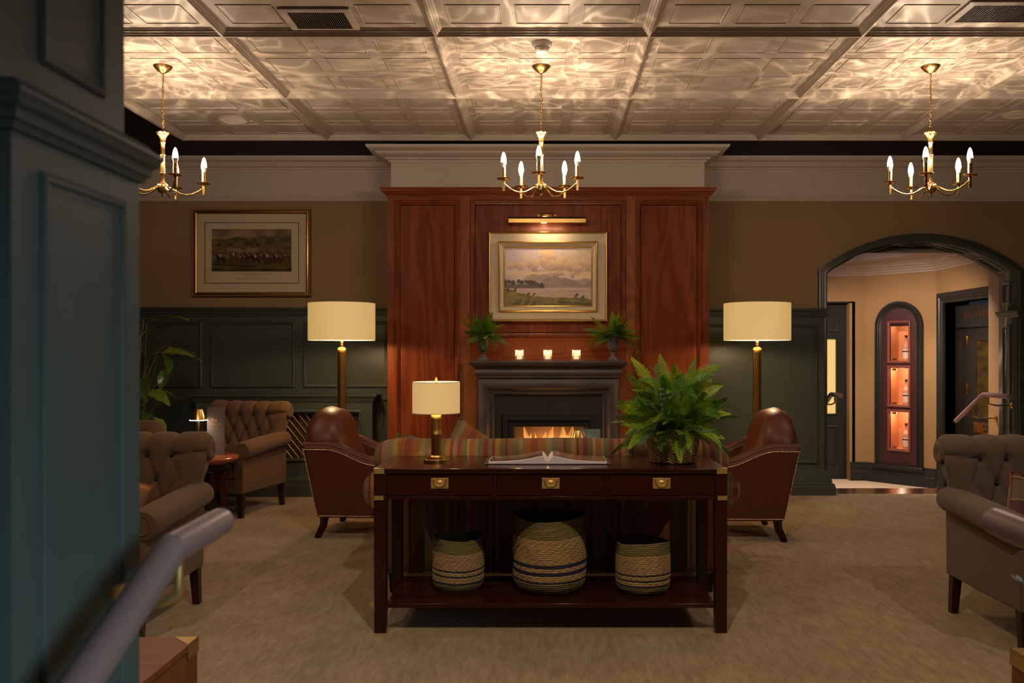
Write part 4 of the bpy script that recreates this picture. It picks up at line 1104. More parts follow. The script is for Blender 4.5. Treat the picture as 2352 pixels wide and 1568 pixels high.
# ---- tufted tweed armchair (faces -Y)
def tuft_back(mat, parent):
    # side profile of the back from the seat, up the front, over the roll and down the rear: (y, z)
    prof = []
    for k in range(26): t_ = k/25; prof.append((0.175+0.075*t_+0.012*math.sin(t_*PI), 0.40+0.405*t_))
    cx_, cz_, rr = 0.335, 0.842, 0.085
    for k in range(1, 23):
        a = math.radians(200-k*(200+58)/22); prof.append((cx_+rr*math.cos(a), cz_+rr*math.sin(a)))
    prof += [(0.365, 0.74), (0.36, 0.60), (0.352, 0.40), (0.345, 0.22)]
    # arc length
    L = [0]
    for i in range(1, len(prof)): L.append(L[-1]+math.dist(prof[i], prof[i-1]))
    nv, nu = 96, 90
    def at(s):
        s = min(max(s, 0), L[-1])
        for i in range(1, len(L)):
            if s <= L[i]: break
        f = (s-L[i-1])/(L[i]-L[i-1]+1e-9)
        y = prof[i-1][0]+f*(prof[i][0]-prof[i-1][0]); z = prof[i-1][1]+f*(prof[i][1]-prof[i-1][1])
        dy, dz = prof[i][0]-prof[i-1][0], prof[i][1]-prof[i-1][1]; n_ = math.hypot(dy, dz)
        return y, z, -dz/n_, dy/n_          # outward normal of the front face (towards -Y, then up, then +Y)
    # buttons: rows along arc length
    sA, sB, sC = 0.425, 0.300, 0.175
    W = 0.365; P_ = 0.127
    bA = [((k-1.5)*P_, sA) for k in range(4)]; bB = [((k-1)*P_, sB) for k in range(3)]; bC = [((k-1.5)*P_, sC) for k in range(4)]
    segs = []
    for (x, s) in bB:
        for (x2, s2) in bA+bC:
            if abs(x2-x) < 0.08: segs.append(((x, s), (x2, s2)))
    for (x, s) in bA: segs.append(((x, s), (x*1.10, 0.72)))
    segs.append((bA[0], (-W, sA+0.02))); segs.append((bA[-1], (W, sA+0.02)))
    segs.append((bA[0], (bB[0][0]-P_, sB))); segs.append((bA[-1], (bB[-1][0]+P_, sB))); segs.append((bC[0], (bB[0][0]-P_, sB))); segs.append((bC[-1], (bB[-1][0]+P_, sB)))
    bts = np.array(bA+bB+bC)
    def dist_seg(x, s, a, b):
        ax, ay = a; bx, by = b; dx, dy = bx-ax, by-ay
        t_ = max(0, min(1, ((x-ax)*dx+(s-ay)*dy)/(dx*dx+dy*dy)))
        return math.hypot(x-ax-t_*dx, s-ay-t_*dy)
    Send = 0.70
    m = MB()
    def fn(u, v):
        s = v*L[-1]; a = u*2-1
        y, z, ny, nz = at(s)
        flare = 0.86+0.21*min(1, max(0, (z-0.54)/0.26))
        x = a*W*flare
        e = 1-min(1, (1-abs(a))/0.12); edge = -0.030*e*e
        d = edge
        if s < 0.76:
            f = 1.0 if s < Send else max(0, 1-(s-Send)/0.06)
            dm = min(dist_seg(a*W, s, p, q) for p, q in segs)
            d -= 0.013*math.exp(-(dm/0.011)**2)*f+0.008*math.exp(-(dm/0.035)**2)*f
            db = np.sqrt(((bts-np.array([a*W, s]))**2).sum(1)).min()
            d -= 0.026*math.exp(-(db/0.022)**2)
            d += 0.012*f
        return (x, y+ny*d, z+nz*d)
    m.grid(fn, nu, nv)
    # close the two ends with the profile polygon
    n0 = nv
    left = [j*nu for j in range(nv)]; right = [j*nu+nu-1 for j in range(nv)]
    for side_ in (left, right):
        for j in range(nv//2-1): m.f.append((side_[j], side_[j+1], side_[nv-2-j], side_[nv-1-j]))
    # and the bottom and back by joining first and last rows
    for i in range(nu-1): m.f.append((i, i+1, (nv-1)*nu+i+1, (nv-1)*nu+i))
    back = m.build('tufted_back', mat, parent, smooth=50)
    # buttons
    bt = None
    for (x, s) in bA+bB+bC:
        y, z, ny, nz = at(s); p = (x*(0.86+0.21*min(1, max(0, (z-0.54)/0.26))), y-ny*0.018, z-nz*0.018)
        if bt is None: bt = MB().ball((0, 0, 0), 0.0095, 10, 8).build('button', MT['dark'], back, smooth=80, loc=p)
        else: inst(bt, back, p)
    # scroll rosettes on the roll ends
    for sx in (-1, 1):
        mm = MB(); mm.M = Matrix.Translation((sx*(W*1.07-0.004), cx_, cz_)) @ Matrix.Rotation(sx*PI/2, 4, 'Y')
        mm.lathe([(0.058, 0.0), (0.056, 0.010), (0.040, 0.016), (0.012, 0.012), (0.004, 0.004), (1e-5, 0.004)], 20, flute=9, famp=0.07, fr=(0.001, 0.02))
        mm.build('scroll_end', mat, back, smooth=60)
    return back
def tweed_chair(name, label, mat, loc, rz, group):
    t = thing(name, label, 'armchair', loc, rz, group)
    tuft_back(mat, t)
    rbox(-0.275, 0.275, -0.37, 0.22, 0.31, 0.455, 0.045, puff=0.012).build('seat_cushion', mat, t, smooth=70)
    rbox(-0.30, 0.30, -0.365, 0.33, 0.20, 0.315, 0.012).build('seat_frame', mat, t, smooth=70)
    for sx in (-1, 1):
        a = MB()
        def slab(u, v, sx=sx): return None
        # tapered outer panel
        y0, y1 = -0.375, 0.355
        m = MB().add([(sx*0.268, y0, 0.20), (sx*0.352, y0, 0.20), (sx*0.345, y1, 0.20), (sx*0.268, y1, 0.20),
                      (sx*0.268, y0, 0.56), (sx*0.362, y0, 0.56), (sx*0.350, y1, 0.62), (sx*0.268, y1, 0.62)],
                     [(0,3,2,1),(4,5,6,7),(0,1,5,4),(1,2,6,5),(2,3,7,6),(3,0,4,7)])
        arm = m.build('arm', mat, t, bev=0.012, bseg=3)
        def fn(u, v, sx=sx):
            y = y0-0.005+(y1-y0+0.02)*v
            e = max(0, 1-v/0.035) if v < 0.035 else max(0, (v-0.90)/0.10); k = max(0.05, math.sqrt(max(0, 1-e*e)))
            if v < 0.035: k = 0.88+0.12*k
            an = 2*PI*u; r_ = 0.082-0.008*v
            cx = sx*(0.345-0.003*v); cz = 0.560+0.045*v+0.006*math.sin(v*PI)
            return (cx+r_*1.02*k*math.cos(an), y, cz+r_*0.90*k*math.sin(an))
        MB().grid(fn, 28, 30, closeu=True, capv=True).build('arm_roll', mat, arm, smooth=60)
        mm = MB(); mm.M = Matrix.Translation((sx*0.345, y0-0.004, 0.560)) @ Matrix.Rotation(PI/2, 4, 'X')
        mm.lathe([(0.046, -0.003), (0.050, 0.004), (0.046, 0.007), (0.040, 0.002), (0.030, 0.003), (1e-5, 0.005)], 24); mm.build('arm_scroll', mat, arm, smooth=60)
    for sx in (-1, 1):
        MB().taper((sx*0.318, -0.340, 0), (0.019, 0.019), (sx*0.318, -0.340, 0.205), (0.028, 0.028)).build('leg', MT['mahogz'], t, bev=0.002)
        MB().taper((sx*0.315, 0.335, 0), (0.019, 0.019), (sx*0.310, 0.318, 0.205), (0.025, 0.025)).build('leg', MT['mahogz'], t, bev=0.002)
    return t
G = 'tufted tweed armchairs'
c1 = tweed_chair('tufted_armchair', 'brown tufted tweed armchair at the front left with a tartan cushion', MT['tweed'], (-2.215, 4.50, 0), math.radians(-1), G)
dup(c1, (-2.75, 7.74, 0), math.radians(-13), 'brown tufted tweed armchair behind the round side table, in front of the lattice grille', G)
dup(c1, (-2.84, 6.00, 0), math.radians(180), 'brown tufted tweed armchair behind the front left one, only its rolled top showing', G)
c2 = dup(c1, (2.475, 4.33, 0), math.radians(1), 'brown tufted tweed armchair at the right edge of the carpet', G)
for ch in c2.children_recursive:
    if ch.type == 'MESH' and ch.data.materials and ch.data.materials[0] == MT['tweed']:
        ch.data = ch.data.copy(); ch.data.materials[0] = MT['tweed_cool']  # swap in the tweed copy with cool light in its colour
cushion('cushion', 'tartan cushion with orange piping on the front left armchair', MT['plaid'], (-2.20, 4.43, 0.605), (math.radians(-18), math.radians(14), math.radians(-6)), 0.40, 0.30, 0.12, MT['piping'], 'tartan cushions')
cushion('cushion', 'tartan cushion with orange piping on the right armchair', MT['plaid'], (2.44, 4.32, 0.565), (math.radians(-24), math.radians(24), 0.1), 0.42, 0.32, 0.12, MT['piping'], 'tartan cushions')

# ---- oxblood leather armchair (faces -Y before turning)
def leather_chair(label, loc, rz, group):
    t = thing('leather_armchair', label, 'armchair', loc, rz, group)
    # camel back: closed pillow in (x, z) with thickness along y
    def zt(a): 
        b = min(1, abs(a)); return 0.705+0.250*(1-b**2.8)**0.72
    def surf(sg):
        def fn(u, v):
            a, b = u*2-1, v
            z = 0.36+(zt(a)-0.36)*b
            k = max(0.0, (1-abs(a)**7))**0.5*max(0.0, 1-b**13)**0.5
            lean = 0.20*(min(z, 0.68)-0.36)-0.10*max(0, z-0.68)
            y = 0.268+lean+(sg*0.085 if sg > 0 else -0.135-0.30*(0.955-z)*(1-0.25*abs(a)**3))*k
            return (a*0.352, y, z)
        return fn
    m = MB(); m.grid(surf(1), 40, 30); m.grid(surf(-1), 40, 30); m.build('camel_back', MT['leather'], t, smooth=75)
    rbox(-0.26, 0.26, -0.36, 0.20, 0.30, 0.44, 0.04, puff=0.015).build('seat_cushion', MT['leather'], t, smooth=70)
    rbox(-0.33, 0.33, -0.355, 0.27, 0.155, 0.31, 0.012).build('seat_frame', MT['leather'], t, smooth=70)
    # side panels with the swept top line
    def top(y):
        # y from -0.38 (front) to 0.40 (rear)
        s = (y+0.38)/0.78
        k = max(0, min(1, (s-0.30)/0.48)); k = k*k*(3-2*k)
        return 0.572+0.115*k
    n = 26; ys = [-0.38+0.78*i/n for i in range(n+1)]
    poly = [(-0.365, 0.155)]+[(y, top(y)) for y in ys]+[(0.290, 0.155)]
    nl = []
    for i in range(n*3+1):
        y = -0.37+0.765*i/(n*3); nl.append((y, top(y)-0.030))
    for i in range(34):
        f = i/33; nl.append((0.392-0.105*f, top(0.4)-0.03-(top(0.4)-0.20)*f))
    for i in range(52): nl.append((0.286-0.64*i/51, 0.170))
    for sx in (-1, 1):
        a, b = (0.275, 0.368) if sx > 0 else (-0.368, -0.275)
        pm_ = MB().prism(poly, a, b, 'x').build('side_panel', MT['leather'], t, bev=0.020, bseg=4)
        q = MB()
        for (y, z) in nl:
            q.M = Matrix.Translation((sx*0.3685, y, z)) @ Matrix.Rotation(sx*PI/2, 4, 'Y')
            q.lathe([(0.0055, 0), (0.0042, 0.0026), (1e-5, 0.0036)], 6)
        o = q.build('nail_head_trim', MT['nail'], pm_, smooth=80); o['kind'] = 'stuff'
        pts = [(sx*0.325, y, top(y)-0.004) for y in ys]
        MB().tube(pts, 0.034, 12).build('arm_pad', MT['leather'], pm_, smooth=60)
    q = MB()
    for sx in (-1, 1):
        for i in range(30): 
            f = i/29; q.M = Matrix.Translation((sx*0.350, 0.402-0.112*f, 0.655-0.48*f)) @ Matrix.Rotation(-PI/2, 4, 'X'); q.lathe([(0.0046, 0), (1e-5, 0.003)], 6)
    o = q.build('nail_head_trim', MT['nail'], t, smooth=80); o['kind'] = 'stuff'
    MB().add([(-0.33, 0.25, 0.155), (0.33, 0.25, 0.155), (0.33, 0.292, 0.155), (-0.33, 0.292, 0.155), (-0.33, 0.30, 0.66), (0.33, 0.30, 0.66), (0.33, 0.402, 0.66), (-0.33, 0.402, 0.66)],
             [(0,3,2,1),(4,5,6,7),(0,1,5,4),(1,2,6,5),(2,3,7,6),(3,0,4,7)]).build('rear_panel', MT['leather'], t, bev=0.01)
    for sx in (-1, 1):
        MB().tube([(sx*0.32, 0.245, 0.165), (sx*0.32, 0.255, 0.09), (sx*0.325, 0.300, 0.0)], [0.034, 0.028, 0.022], 4).build('leg', MT['mahogz'], t)
        MB().taper((sx*0.315, -0.325, 0), (0.019, 0.019), (sx*0.315, -0.32, 0.16), (0.028, 0.028)).build('leg', MT['mahogz'], t, bev=0.002)
    return t
MT['nail'] = metal('brass nail head', (0.85, 0.62, 0.38), 0.3)
l1 = leather_chair('oxblood leather armchair with brass nail heads, left of the sofa, facing right', (-1.365, 6.86, 0), math.radians(90), 'leather armchairs')
l1.rotation_euler = (0, 0, math.radians(87))
dup(l1, (1.455, 6.74, 0), math.radians(-92), 'oxblood leather armchair with brass nail heads, right of the sofa, facing left', 'leather armchairs')

# ---- low table beyond the sofa and what stands on it
tb = thing('coffee_table', 'dark wood low table hidden behind the striped sofa', 'table', (-0.2, 6.18, 0))
B(-0.95, 0.95, -0.25, 0.25, 0.42, 0.45).build('table_top', MT['mahog'], tb, bev=0.004)
for sx in (-1, 1):
    for sy in (-1, 1): MB().taper((sx*0.90, sy*0.20, 0), (0.02, 0.02), (sx*0.90, sy*0.20, 0.42), (0.025, 0.025)).build('leg', MT['mahogz'], tb)
B(-0.88, 0.88, -0.20, 0.20, 0.36, 0.42).build('apron', MT['mahog'], tb)
def cordless_lamp(label, loc, group):
    t = thing('cordless_table_lamp', label, 'table lamp', loc, 0, group)
    MB().lathe([(0.048, 0), (0.048, 0.008), (0.010, 0.014), (1e-5, 0.015)], 28).build('base', MT['brass'], t, smooth=40)
    MB().lathe([(0.0045, 0.012), (0.0055, 0.15), (0.0105, 0.285)], 14).build('stem', MT['brass'], t, smooth=40)
    MB().lathe([(0.066, 0.288), (0.0645, 0.290), (0.036, 0.372), (1e-5, 0.373)], 40).build('lamp_shade', MT['brass'], t, smooth=40)
    MB().lathe([(0.010, 0.286), (0.067, 0.284), (0.067, 0.289), (0.062, 0.289)], 40).build('light_ring', MT['led'], t, smooth=40)
    child_light(t, 'lamp_glow', 'SPOT', (0, -0.0, 0.276), 1.3, (1.0, 0.80, 0.62), 0.03).data.spot_size = 2.75
    return t
MT['led'] = emit('lit light ring', (1.0, 0.82, 0.66), 14.0)
cordless_lamp('small cordless brass lamp with a lit ring on the round side table', (-2.775, 7.10, 0.545), 'cordless brass lamps')
cordless_lamp('small cordless brass lamp seen in front of the fire, behind the sofa', (0.240, 6.25, 0.45), 'cordless brass lamps')
fm = thing('menu_card', 'pale teal folded menu card standing to the right of the small lamp before the fire', 'menu', (0.325, 6.32, 0.45), math.radians(4))
MT['tealc'] = paint('pale teal card', (0.16, 0.24, 0.23), 0.5)
B(-0.075, 0.075, -0.012, -0.009, 0, 0.375).build('front_leaf', MT['tealc'], fm)
B(-0.075, 0.075, 0.009, 0.012, 0, 0.375).build('rear_leaf', MT['tealc'], fm)
mp2 = thing('moss_ornament', 'dark moss covered branch ornament showing above the left end of the sofa', 'ornament', (-0.99, 6.06, 0.45))
MB().lathe([(0.05, 0), (0.07, 0.02), (0.085, 0.12), (0.07, 0.22), (0.055, 0.26), (0.06, 0.27)], 24).build('grey_bowl', MT['lead'], mp2, smooth=50)
MB().tube([(0.0, 0, 0.24), (0.02, 0, 0.30), (0.08, 0, 0.325), (0.17, 0, 0.30), (0.26, 0, 0.27)], [0.03, 0.035, 0.028, 0.02, 0.012], 10).build('driftwood', MT['lead'], mp2, smooth=60)
m = MB(); r = random.Random(3)
for k in range(900):
    a = r.random(); th_ = r.uniform(0, 2*PI); rr = 0.030*math.sqrt(r.random())+0.012
    c = Vector((-0.02+0.085*a, rr*math.cos(th_), 0.315+rr*math.sin(th_)*(1-0.4*a)+0.018*math.sin(a*9)))
    d = Vector((r.gauss(0, 1), r.gauss(0, 1), r.gauss(0.3, 1))).normalized()*0.014; s_ = Vector((d.y, -d.x, 0.002)).normalized()*0.0018
    m.add([c-s_, c+s_, c+d], [(0, 1, 2)])
o = m.build('moss', MT['fern2'], mp2); o['kind'] = 'stuff'

# ---- round side table at the left
rt = thing('round_side_table', 'round cherry topped side table with dark legs between the left armchairs', 'table', (-2.73, 7.06, 0), math.radians(20))
MB().lathe([(0.22, 0.500), (0.262, 0.508), (0.280, 0.528), (0.280, 0.538), (0.274, 0.545), (1e-5, 0.545)], 56).build('table_top', MT['tabletop'], rt, smooth=30)
for k in range(4):
    a = math.radians(25)+k*PI/2; c, s_ = math.cos(a), math.sin(a)
    m = MB(); m.M = Matrix.Rotation(a, 4, 'Z')
    m.taper((0.19, 0, 0), (0.022, 0.016), (0.165, 0, 0.40), (0.026, 0.018)); m.build('leg', MT['mahogz'], rt, bev=0.002)
    m = MB(); m.M = Matrix.Rotation(a, 4, 'Z'); m.box(0, 0.19, -0.016, 0.016, 0.37, 0.43); m.build('cross_rail', MT['mahog'], rt)
MB().lathe([(0.010, 0.43), (0.010, 0.502)], 12).build('brass_post', MT['brass'], rt)
me_ = thing('menu_card', 'tall taupe menu card with gold lettering on the round side table', 'menu', (-2.655, 7.16, 0.545), math.radians(-2))
B(-0.070, 0.070, -0.012, -0.008, 0, 0.385).build('front_leaf', MT['menu'], me_)
B(-0.072, 0.068, 0.010, 0.014, 0, 0.385).build('rear_leaf', MT['menu'], me_)
MT['goldt'] = metal('gold foil lettering', (1.0, 0.66, 0.32), 0.45)
text('The', 0.036, MT['goldt'], me_, (-0.014, -0.0135, 0.268), (PI/2, 0, 0), ext=0.0005, shear=0.3)
text('Killarney', 0.036, MT['goldt'], me_, (0.006, -0.0135, 0.237), (PI/2, 0, 0), ext=0.0005, sx=0.80, shear=0.3)
text('Park', 0.036, MT['goldt'], me_, (-0.004, -0.0135, 0.207), (PI/2, 0, 0), ext=0.0005, shear=0.3)

# ---- wood chests at the bottom corners
def chest(label, x0, x1, y0, y1, z1, side):
    t = thing('campaign_chest', label, 'chest', ((x0+x1)/2, (y0+y1)/2, 0), 0, 'brass cornered wood chests')
    hx, hy = (x1-x0)/2, (y1-y0)/2
    B(-hx, hx, -hy, hy, 0.02, z1-0.025).build('carcass', MT['chest'], t)
    B(-hx-0.002, hx+0.002, -hy, hy+0.002, z1-0.022, z1).build('lid', MT['chest'], t, bev=0.002)
    B(-hx+0.02, hx-0.02, -hy+0.02, hy-0.02, 0, 0.03).build('plinth', MT['black'], t)
    for sx in (-1, 1):
        xx = sx*(hx+0.003)
        m = MB().add([(xx, hy+0.0035, z1+0.001), (xx-sx*0.075, hy+0.0035, z1+0.001), (xx, hy-0.075, z1+0.001)], [(0, 1, 2)])
        m.box(min(xx, xx-sx*0.002), max(xx, xx-sx*0.002), hy-0.075, hy+0.0035, z1-0.045, z1+0.001)
        m.box(min(xx, xx-sx*0.075), max(xx, xx-sx*0.075), hy+0.002, hy+0.004, z1-0.045, z1+0.001)
        o = m.build('brass_corner', MT['brass'], t)
    return t
chest('red brown wooden chest with a brass corner at the bottom left, beside the column', -1.75, -1.055, 1.95, 2.69, 0.50, 1)
chest('wooden chest with a brass corner at the very bottom right edge', 1.342, 2.0, 1.80, 2.54, 0.515, -1)

# ================================================================== LAMPS
MT['wax'] = emit('lit candle wax', (1.0, 0.68, 0.34), 1.1)
MT['whiteb'] = paint('white bulb collar', (0.80, 0.74, 0.66), 0.4)
CHN = 5
def chandelier(label, loc, rot, n_links=19):
    t = thing('chandelier', label, 'chandelier', loc, 0, 'brass candle chandeliers')      # origin at the ceiling
    MB().lathe([(0.060, 0), (0.061, -0.004), (0.052, -0.018), (0.034, -0.036), (0.014, -0.048), (0.008, -0.052), (1e-5, -0.052)], 36).build('canopy', MT['brass'], t, smooth=40)
    top, bot = -0.055, -0.440
    ln = (top-bot)/n_links; lk = None
    m = MB(); a_, b_ = 0.0075, ln*0.62
    pts = []
    for k in range(12):
        an = 2*PI*k/12; pts.append((a_*math.cos(an), 0, b_*math.sin(an)))
    m.tube(pts, 0.0022, 5, closed=True)
    for k in range(n_links):
        z = top-ln*(k+0.5)
        if lk is None: lk = m.build('chain_link', MT['brass'], t, smooth=70, loc=(0, 0, z))
        else: inst(lk, t, (0, 0, z), (0, 0, PI/2*(k % 2)))
    MB().tube([(0.004*math.sin(k*1.3), 0.004*math.cos(k*0.9), top-(top-bot)*k/14) for k in range(15)], 0.002, 5).build('cord', MT['brassa'], t, smooth=60)
    # trumpet top, reeded column
    MB().lathe([(1e-5, -0.440), (0.030, -0.436), (0.042, -0.436), (0.041, -0.441), (0.030, -0.452), (0.020, -0.470), (0.0155, -0.492), (0.0145, -0.505)], 40, flute=10, famp=0.06, fr=(-0.50, -0.437)).build('trumpet', MT['brass'], t, smooth=60)
    MB().lathe([(0.017, -0.500), (0.017, -0.504), (0.0125, -0.508), (0.0125, -0.575), (0.0165, -0.579), (0.0165, -0.584), (0.0125, -0.588), (0.0125, -0.694), (0.0165, -0.698), (0.0165, -0.702), (0.0120, -0.706), (0.0120, -0.760), (0.017, -0.764), (0.022, -0.772)], 40, flute=8, famp=0.05, fr=(-0.759, -0.506)).build('reeded_column', MT['brass'], t, smooth=50)
    MB().lathe([(0.016, -0.765), (0.034, -0.775), (0.038, -0.784), (0.036, -0.808), (0.034, -0.812), (0.024, -0.826), (0.008, -0.832), (0.006, -0.838), (0.009, -0.845), (0.006, -0.853), (1e-5, -0.856)], 36).build('hub', MT['brass'], t, smooth=50)
    R = 0.250
    for k in range(CHN):
        an = math.radians(-90+rot+72*k); c, s_ = math.cos(an), math.sin(an)
        M_ = Matrix.Rotation(an, 4, 'Z')
        m = MB(); m.M = M_
        P = [(0.030, -0.795), (0.048, -0.795), (0.075, -0.812), (0.105, -0.828), (0.140, -0.834), (0.180, -0.826), (0.215, -0.806), (R-0.004, -0.782)]
        m.tube([(x, 0, z) for x, z in P], 0.0058, 8); arm = m.build('arm', MT['brass'], t, smooth=60)
        cx, cy = R*c, R*s_
        B(cx-0.0075, cx+0.0075, cy-0.0075, cy+0.0075, -0.830, -0.755).build('stub', MT['brass'], arm, bev=0.001)
        m = MB(); m.M = Matrix.Translation((cx, cy, 0))
        m.lathe([(0.006, -0.757), (0.030, -0.756), (0.041, -0.752), (0.044, -0.748), (0.041, -0.746), (0.026, -0.749), (0.012, -0.750)], 36, flute=12, famp=0.03, fr=(-0.754, -0.745)); m.build('drip_pan', MT['brass'], arm, smooth=40)
        m = MB(); m.M = Matrix.Translation((cx, cy, 0)); m.lathe([(0.0135, -0.750), (0.0135, -0.678), (0.010, -0.677)], 20); m.build('candle_sleeve', MT['brass'], arm, smooth=40)
        m = MB(); m.M = Matrix.Translation((cx, cy, 0)); m.lathe([(0.0118, -0.679), (0.0135, -0.668), (0.0180, -0.650), (0.0185, -0.646), (1e-5, -0.646)], 20); m.build('bulb_collar', MT['whiteb'], arm, smooth=50)
        m = MB(); m.M = Matrix.Translation((cx, cy, 0)); m.lathe([(0.0183, -0.647), (0.0180, -0.630), (0.0150, -0.608), (0.0095, -0.588), (0.0035, -0.578), (1e-5, -0.576)], 20); m.build('candle_bulb', MT['bulb'], arm, smooth=80)
        child_light(t, 'bulb_light', 'POINT', (cx, cy, -0.618), BULB_W, WARM, 0.010)
        if loc[1] > 4:
            sl = child_light(t, 'bulb_streaks', 'SPOT', (cx, cy, -0.602), STREAK_W, (1.0, 0.74, 0.48), 0.004, (PI, 0, 0))
            sl.data.spot_size = 2.75; sl.data.spot_blend = 0.5
            streak_nodes(sl.data, k*1.7+loc[0]*0.9, 1)
    return t
CY, CZ = 5.77, 3.240
chandelier('brass five candle chandelier at the left, half hidden by the dark column', (-2.487, CY, CZ), 40)
chandelier('brass five candle chandelier in the centre above the fireplace', (-0.020, CY, CZ), -3)
chandelier('brass five candle chandelier at the right above the archway', (2.520, CY, CZ), -30)
def drum_lamp(name, label, cat, loc, zt, zb, r_sh, pole_prof, base_prof, watt, group=None, coll=None):
    t = thing(name, label, cat, loc, 0, group)
    MB().lathe(base_prof, 48).build('base', MT['brass'], t, smooth=35)
    MB().lathe(pole_prof, 32).build('column', MT['brassa'], t, smooth=35)
    if coll: MB().lathe(coll, 32).build('collar', MT['brass'], t, smooth=35)
    n = 56; th_ = 0.0025
    m = MB(); vs = []
    m.lathe([(r_sh, zb), (r_sh, zt)], n); m.f = [f for f in m.f if len(f) == 4]
    sh = m.build('lamp_shade', MT['shade'], t, smooth=60)
    m = MB(); m.lathe([(r_sh-th_, zb+0.001), (r_sh-th_, zt-0.001)], n); m.f = [f for f in m.f if len(f) == 4]
    m.build('shade_lining', MT['shadein'], sh, smooth=60)
    for z in (zb, zt-0.003):
        m = MB(); m.lathe([(r_sh-th_, z), (r_sh+0.0006, z), (r_sh+0.0006, z+0.003), (r_sh-th_, z+0.003)], n)
        m.f = [f for f in m.f if len(f) == 4]; m.f += [(k, (k+1) % n, 3*n+(k+1) % n, 3*n+k) for k in range(n)]
        m.build('shade_rim', MT['creamf'], sh, smooth=30)
    return t
fbase = [(0.150, 0), (0.150, 0.022), (0.135, 0.030), (0.120, 0.034), (0.060, 0.040), (0.045, 0.055), (1e-5, 0.056)]
def floor_lamp(label, loc):
    zt, zb, rs = 1.803, 1.480, 0.287
    pole = [(0.037, 0.04), (0.037, 0.775), (0.039, 0.776), (0.039, 0.782), (0.037, 0.783), (0.037, 1.10), (0.039, 1.101), (0.039, 1.107), (0.037, 1.108), (0.037, 1.368)]
    coll = [(0.040, 1.366), (0.040, 1.395), (0.037, 1.405), (0.028, 1.418), (0.012, 1.422), (0.012, 1.446), (0.008, 1.450), (0.014, 1.458), (0.014, 1.466), (0.008, 1.474), (0.006, 1.50), (0.006, 1.60), (1e-5, 1.601)]
    t = drum_lamp('floor_lamp', label, 'floor lamp', loc, zt, zb, rs, pole, fbase, 1, 'brass floor lamps', coll)
    m = MB(); m.lathe([(1e-5, zt-0.012), (rs-0.004, zt-0.012), (rs-0.004, zt-0.008), (1e-5, zt-0.008)], 40); m.build('top_diffuser', MT['creamf'], t, smooth=30)
    m = MB()
    for a in (0, 2*PI/3, 4*PI/3): m.tube([(0, 0, 1.60), ((rs-0.003)*math.cos(a), (rs-0.003)*math.sin(a), 1.60)], 0.002, 5)
    m.build('shade_carrier', MT['brass'], t)
    child_light(t, 'lamp_light', 'POINT', (0.03, 0, zb+0.045), FLOOR_W, (1.0, 0.72, 0.42), 0.03)
    return t
FLOOR_W = 17.0
floor_lamp('tall brass floor lamp with a cream drum shade, left of the fireplace', (-1.762, 7.70, 0))
floor_lamp('tall brass floor lamp with a cream drum shade, right of the fireplace', (1.853, 7.70, 0))
zc0 = 0.802
tl = drum_lamp('table_lamp', 'brass column table lamp with a cream drum shade on the console table', 'table lamp', (-0.560, 4.585, zc0), 0.415, 0.252, 0.1225,
     [(0.0255, 0.040), (0.0255, 0.138), (0.0262, 0.139), (0.0262, 0.147), (0.0255, 0.148), (0.0255, 0.222)],
     [(0.066, 0), (0.066, 0.014), (0.063, 0.018), (0.048, 0.019), (0.048, 0.026), (0.030, 0.028), (0.024, 0.034), (0.024, 0.040), (1e-5, 0.041)], 1, None,
     [(0.027, 0.218), (0.027, 0.240), (0.022, 0.250), (0.012, 0.254), (0.009, 0.262), (0.005, 0.264), (0.005, 0.412), (0.006, 0.414), (0.006, 0.442), (1e-5, 0.443)])
child_light(tl, 'lamp_light', 'POINT', (0.025, 0, 0.335), 2.6, (1.0, 0.78, 0.48), 0.02)
m = MB()
for a in (0.3, 0.3+2*PI/3, 0.3+4*PI/3): m.tube([(0, 0, 0.408), (0.12*math.cos(a), 0.12*math.sin(a), 0.408)], 0.0015, 5)
m.build('shade_carrier', MT['brass'], tl)

# ---- picture light
pl = thing('picture_light', 'brass picture light above the landscape painting', 'picture light', (0.026, 8.20, 2.58))
MB().prism([(-0.205, -0.030), (-0.150, -0.030), (-0.150, -0.020), (-0.152, 0.004), (-0.165, 0.022), (-0.190, 0.022), (-0.205, 0.004)], -0.349, 0.349, 'x').build('reflector_hood', MT['brassa'], pl)
m = MB()
for sx in (-1, 1): m.tube([(sx*0.055, -0.010, 0.045), (sx*0.055, -0.10, 0.060), (sx*0.050, -0.170, 0.024)], 0.006, 8)
m.build('support_arm', MT['brass'], pl, smooth=60)
m = MB(); m.M = Matrix.Translation((0, -0.10, 0.052)) @ Matrix.Rotation(PI/2, 4, 'Y'); m.lathe([(0.010, -0.088), (0.016, -0.086), (0.016, -0.075), (0.011, -0.072), (0.016, -0.066), (0.016, 0.066), (0.011, 0.072), (0.016, 0.075), (0.016, 0.086), (0.010, 0.088)], 20)
m.build('swivel_bar', MT['brass'], pl, smooth=40)
B(-0.05, 0.05, -0.012, 0.0, 0.02, 0.08).build('wall_plate', MT['brass'], pl, bev=0.003)
q = child_light(pl, 'strip_light', 'AREA', (0, -0.170, -0.033), 2.2, (1.0, 0.74, 0.44), 0.30, (math.radians(18), 0, 0)); q.data.shape = 'RECTANGLE'; q.data.size_y = 0.03

child_light(pl, 'lamp_spill', 'POINT', (-0.03, -0.07, -0.03), 0.5, (1.0, 0.72, 0.42), 0.03)

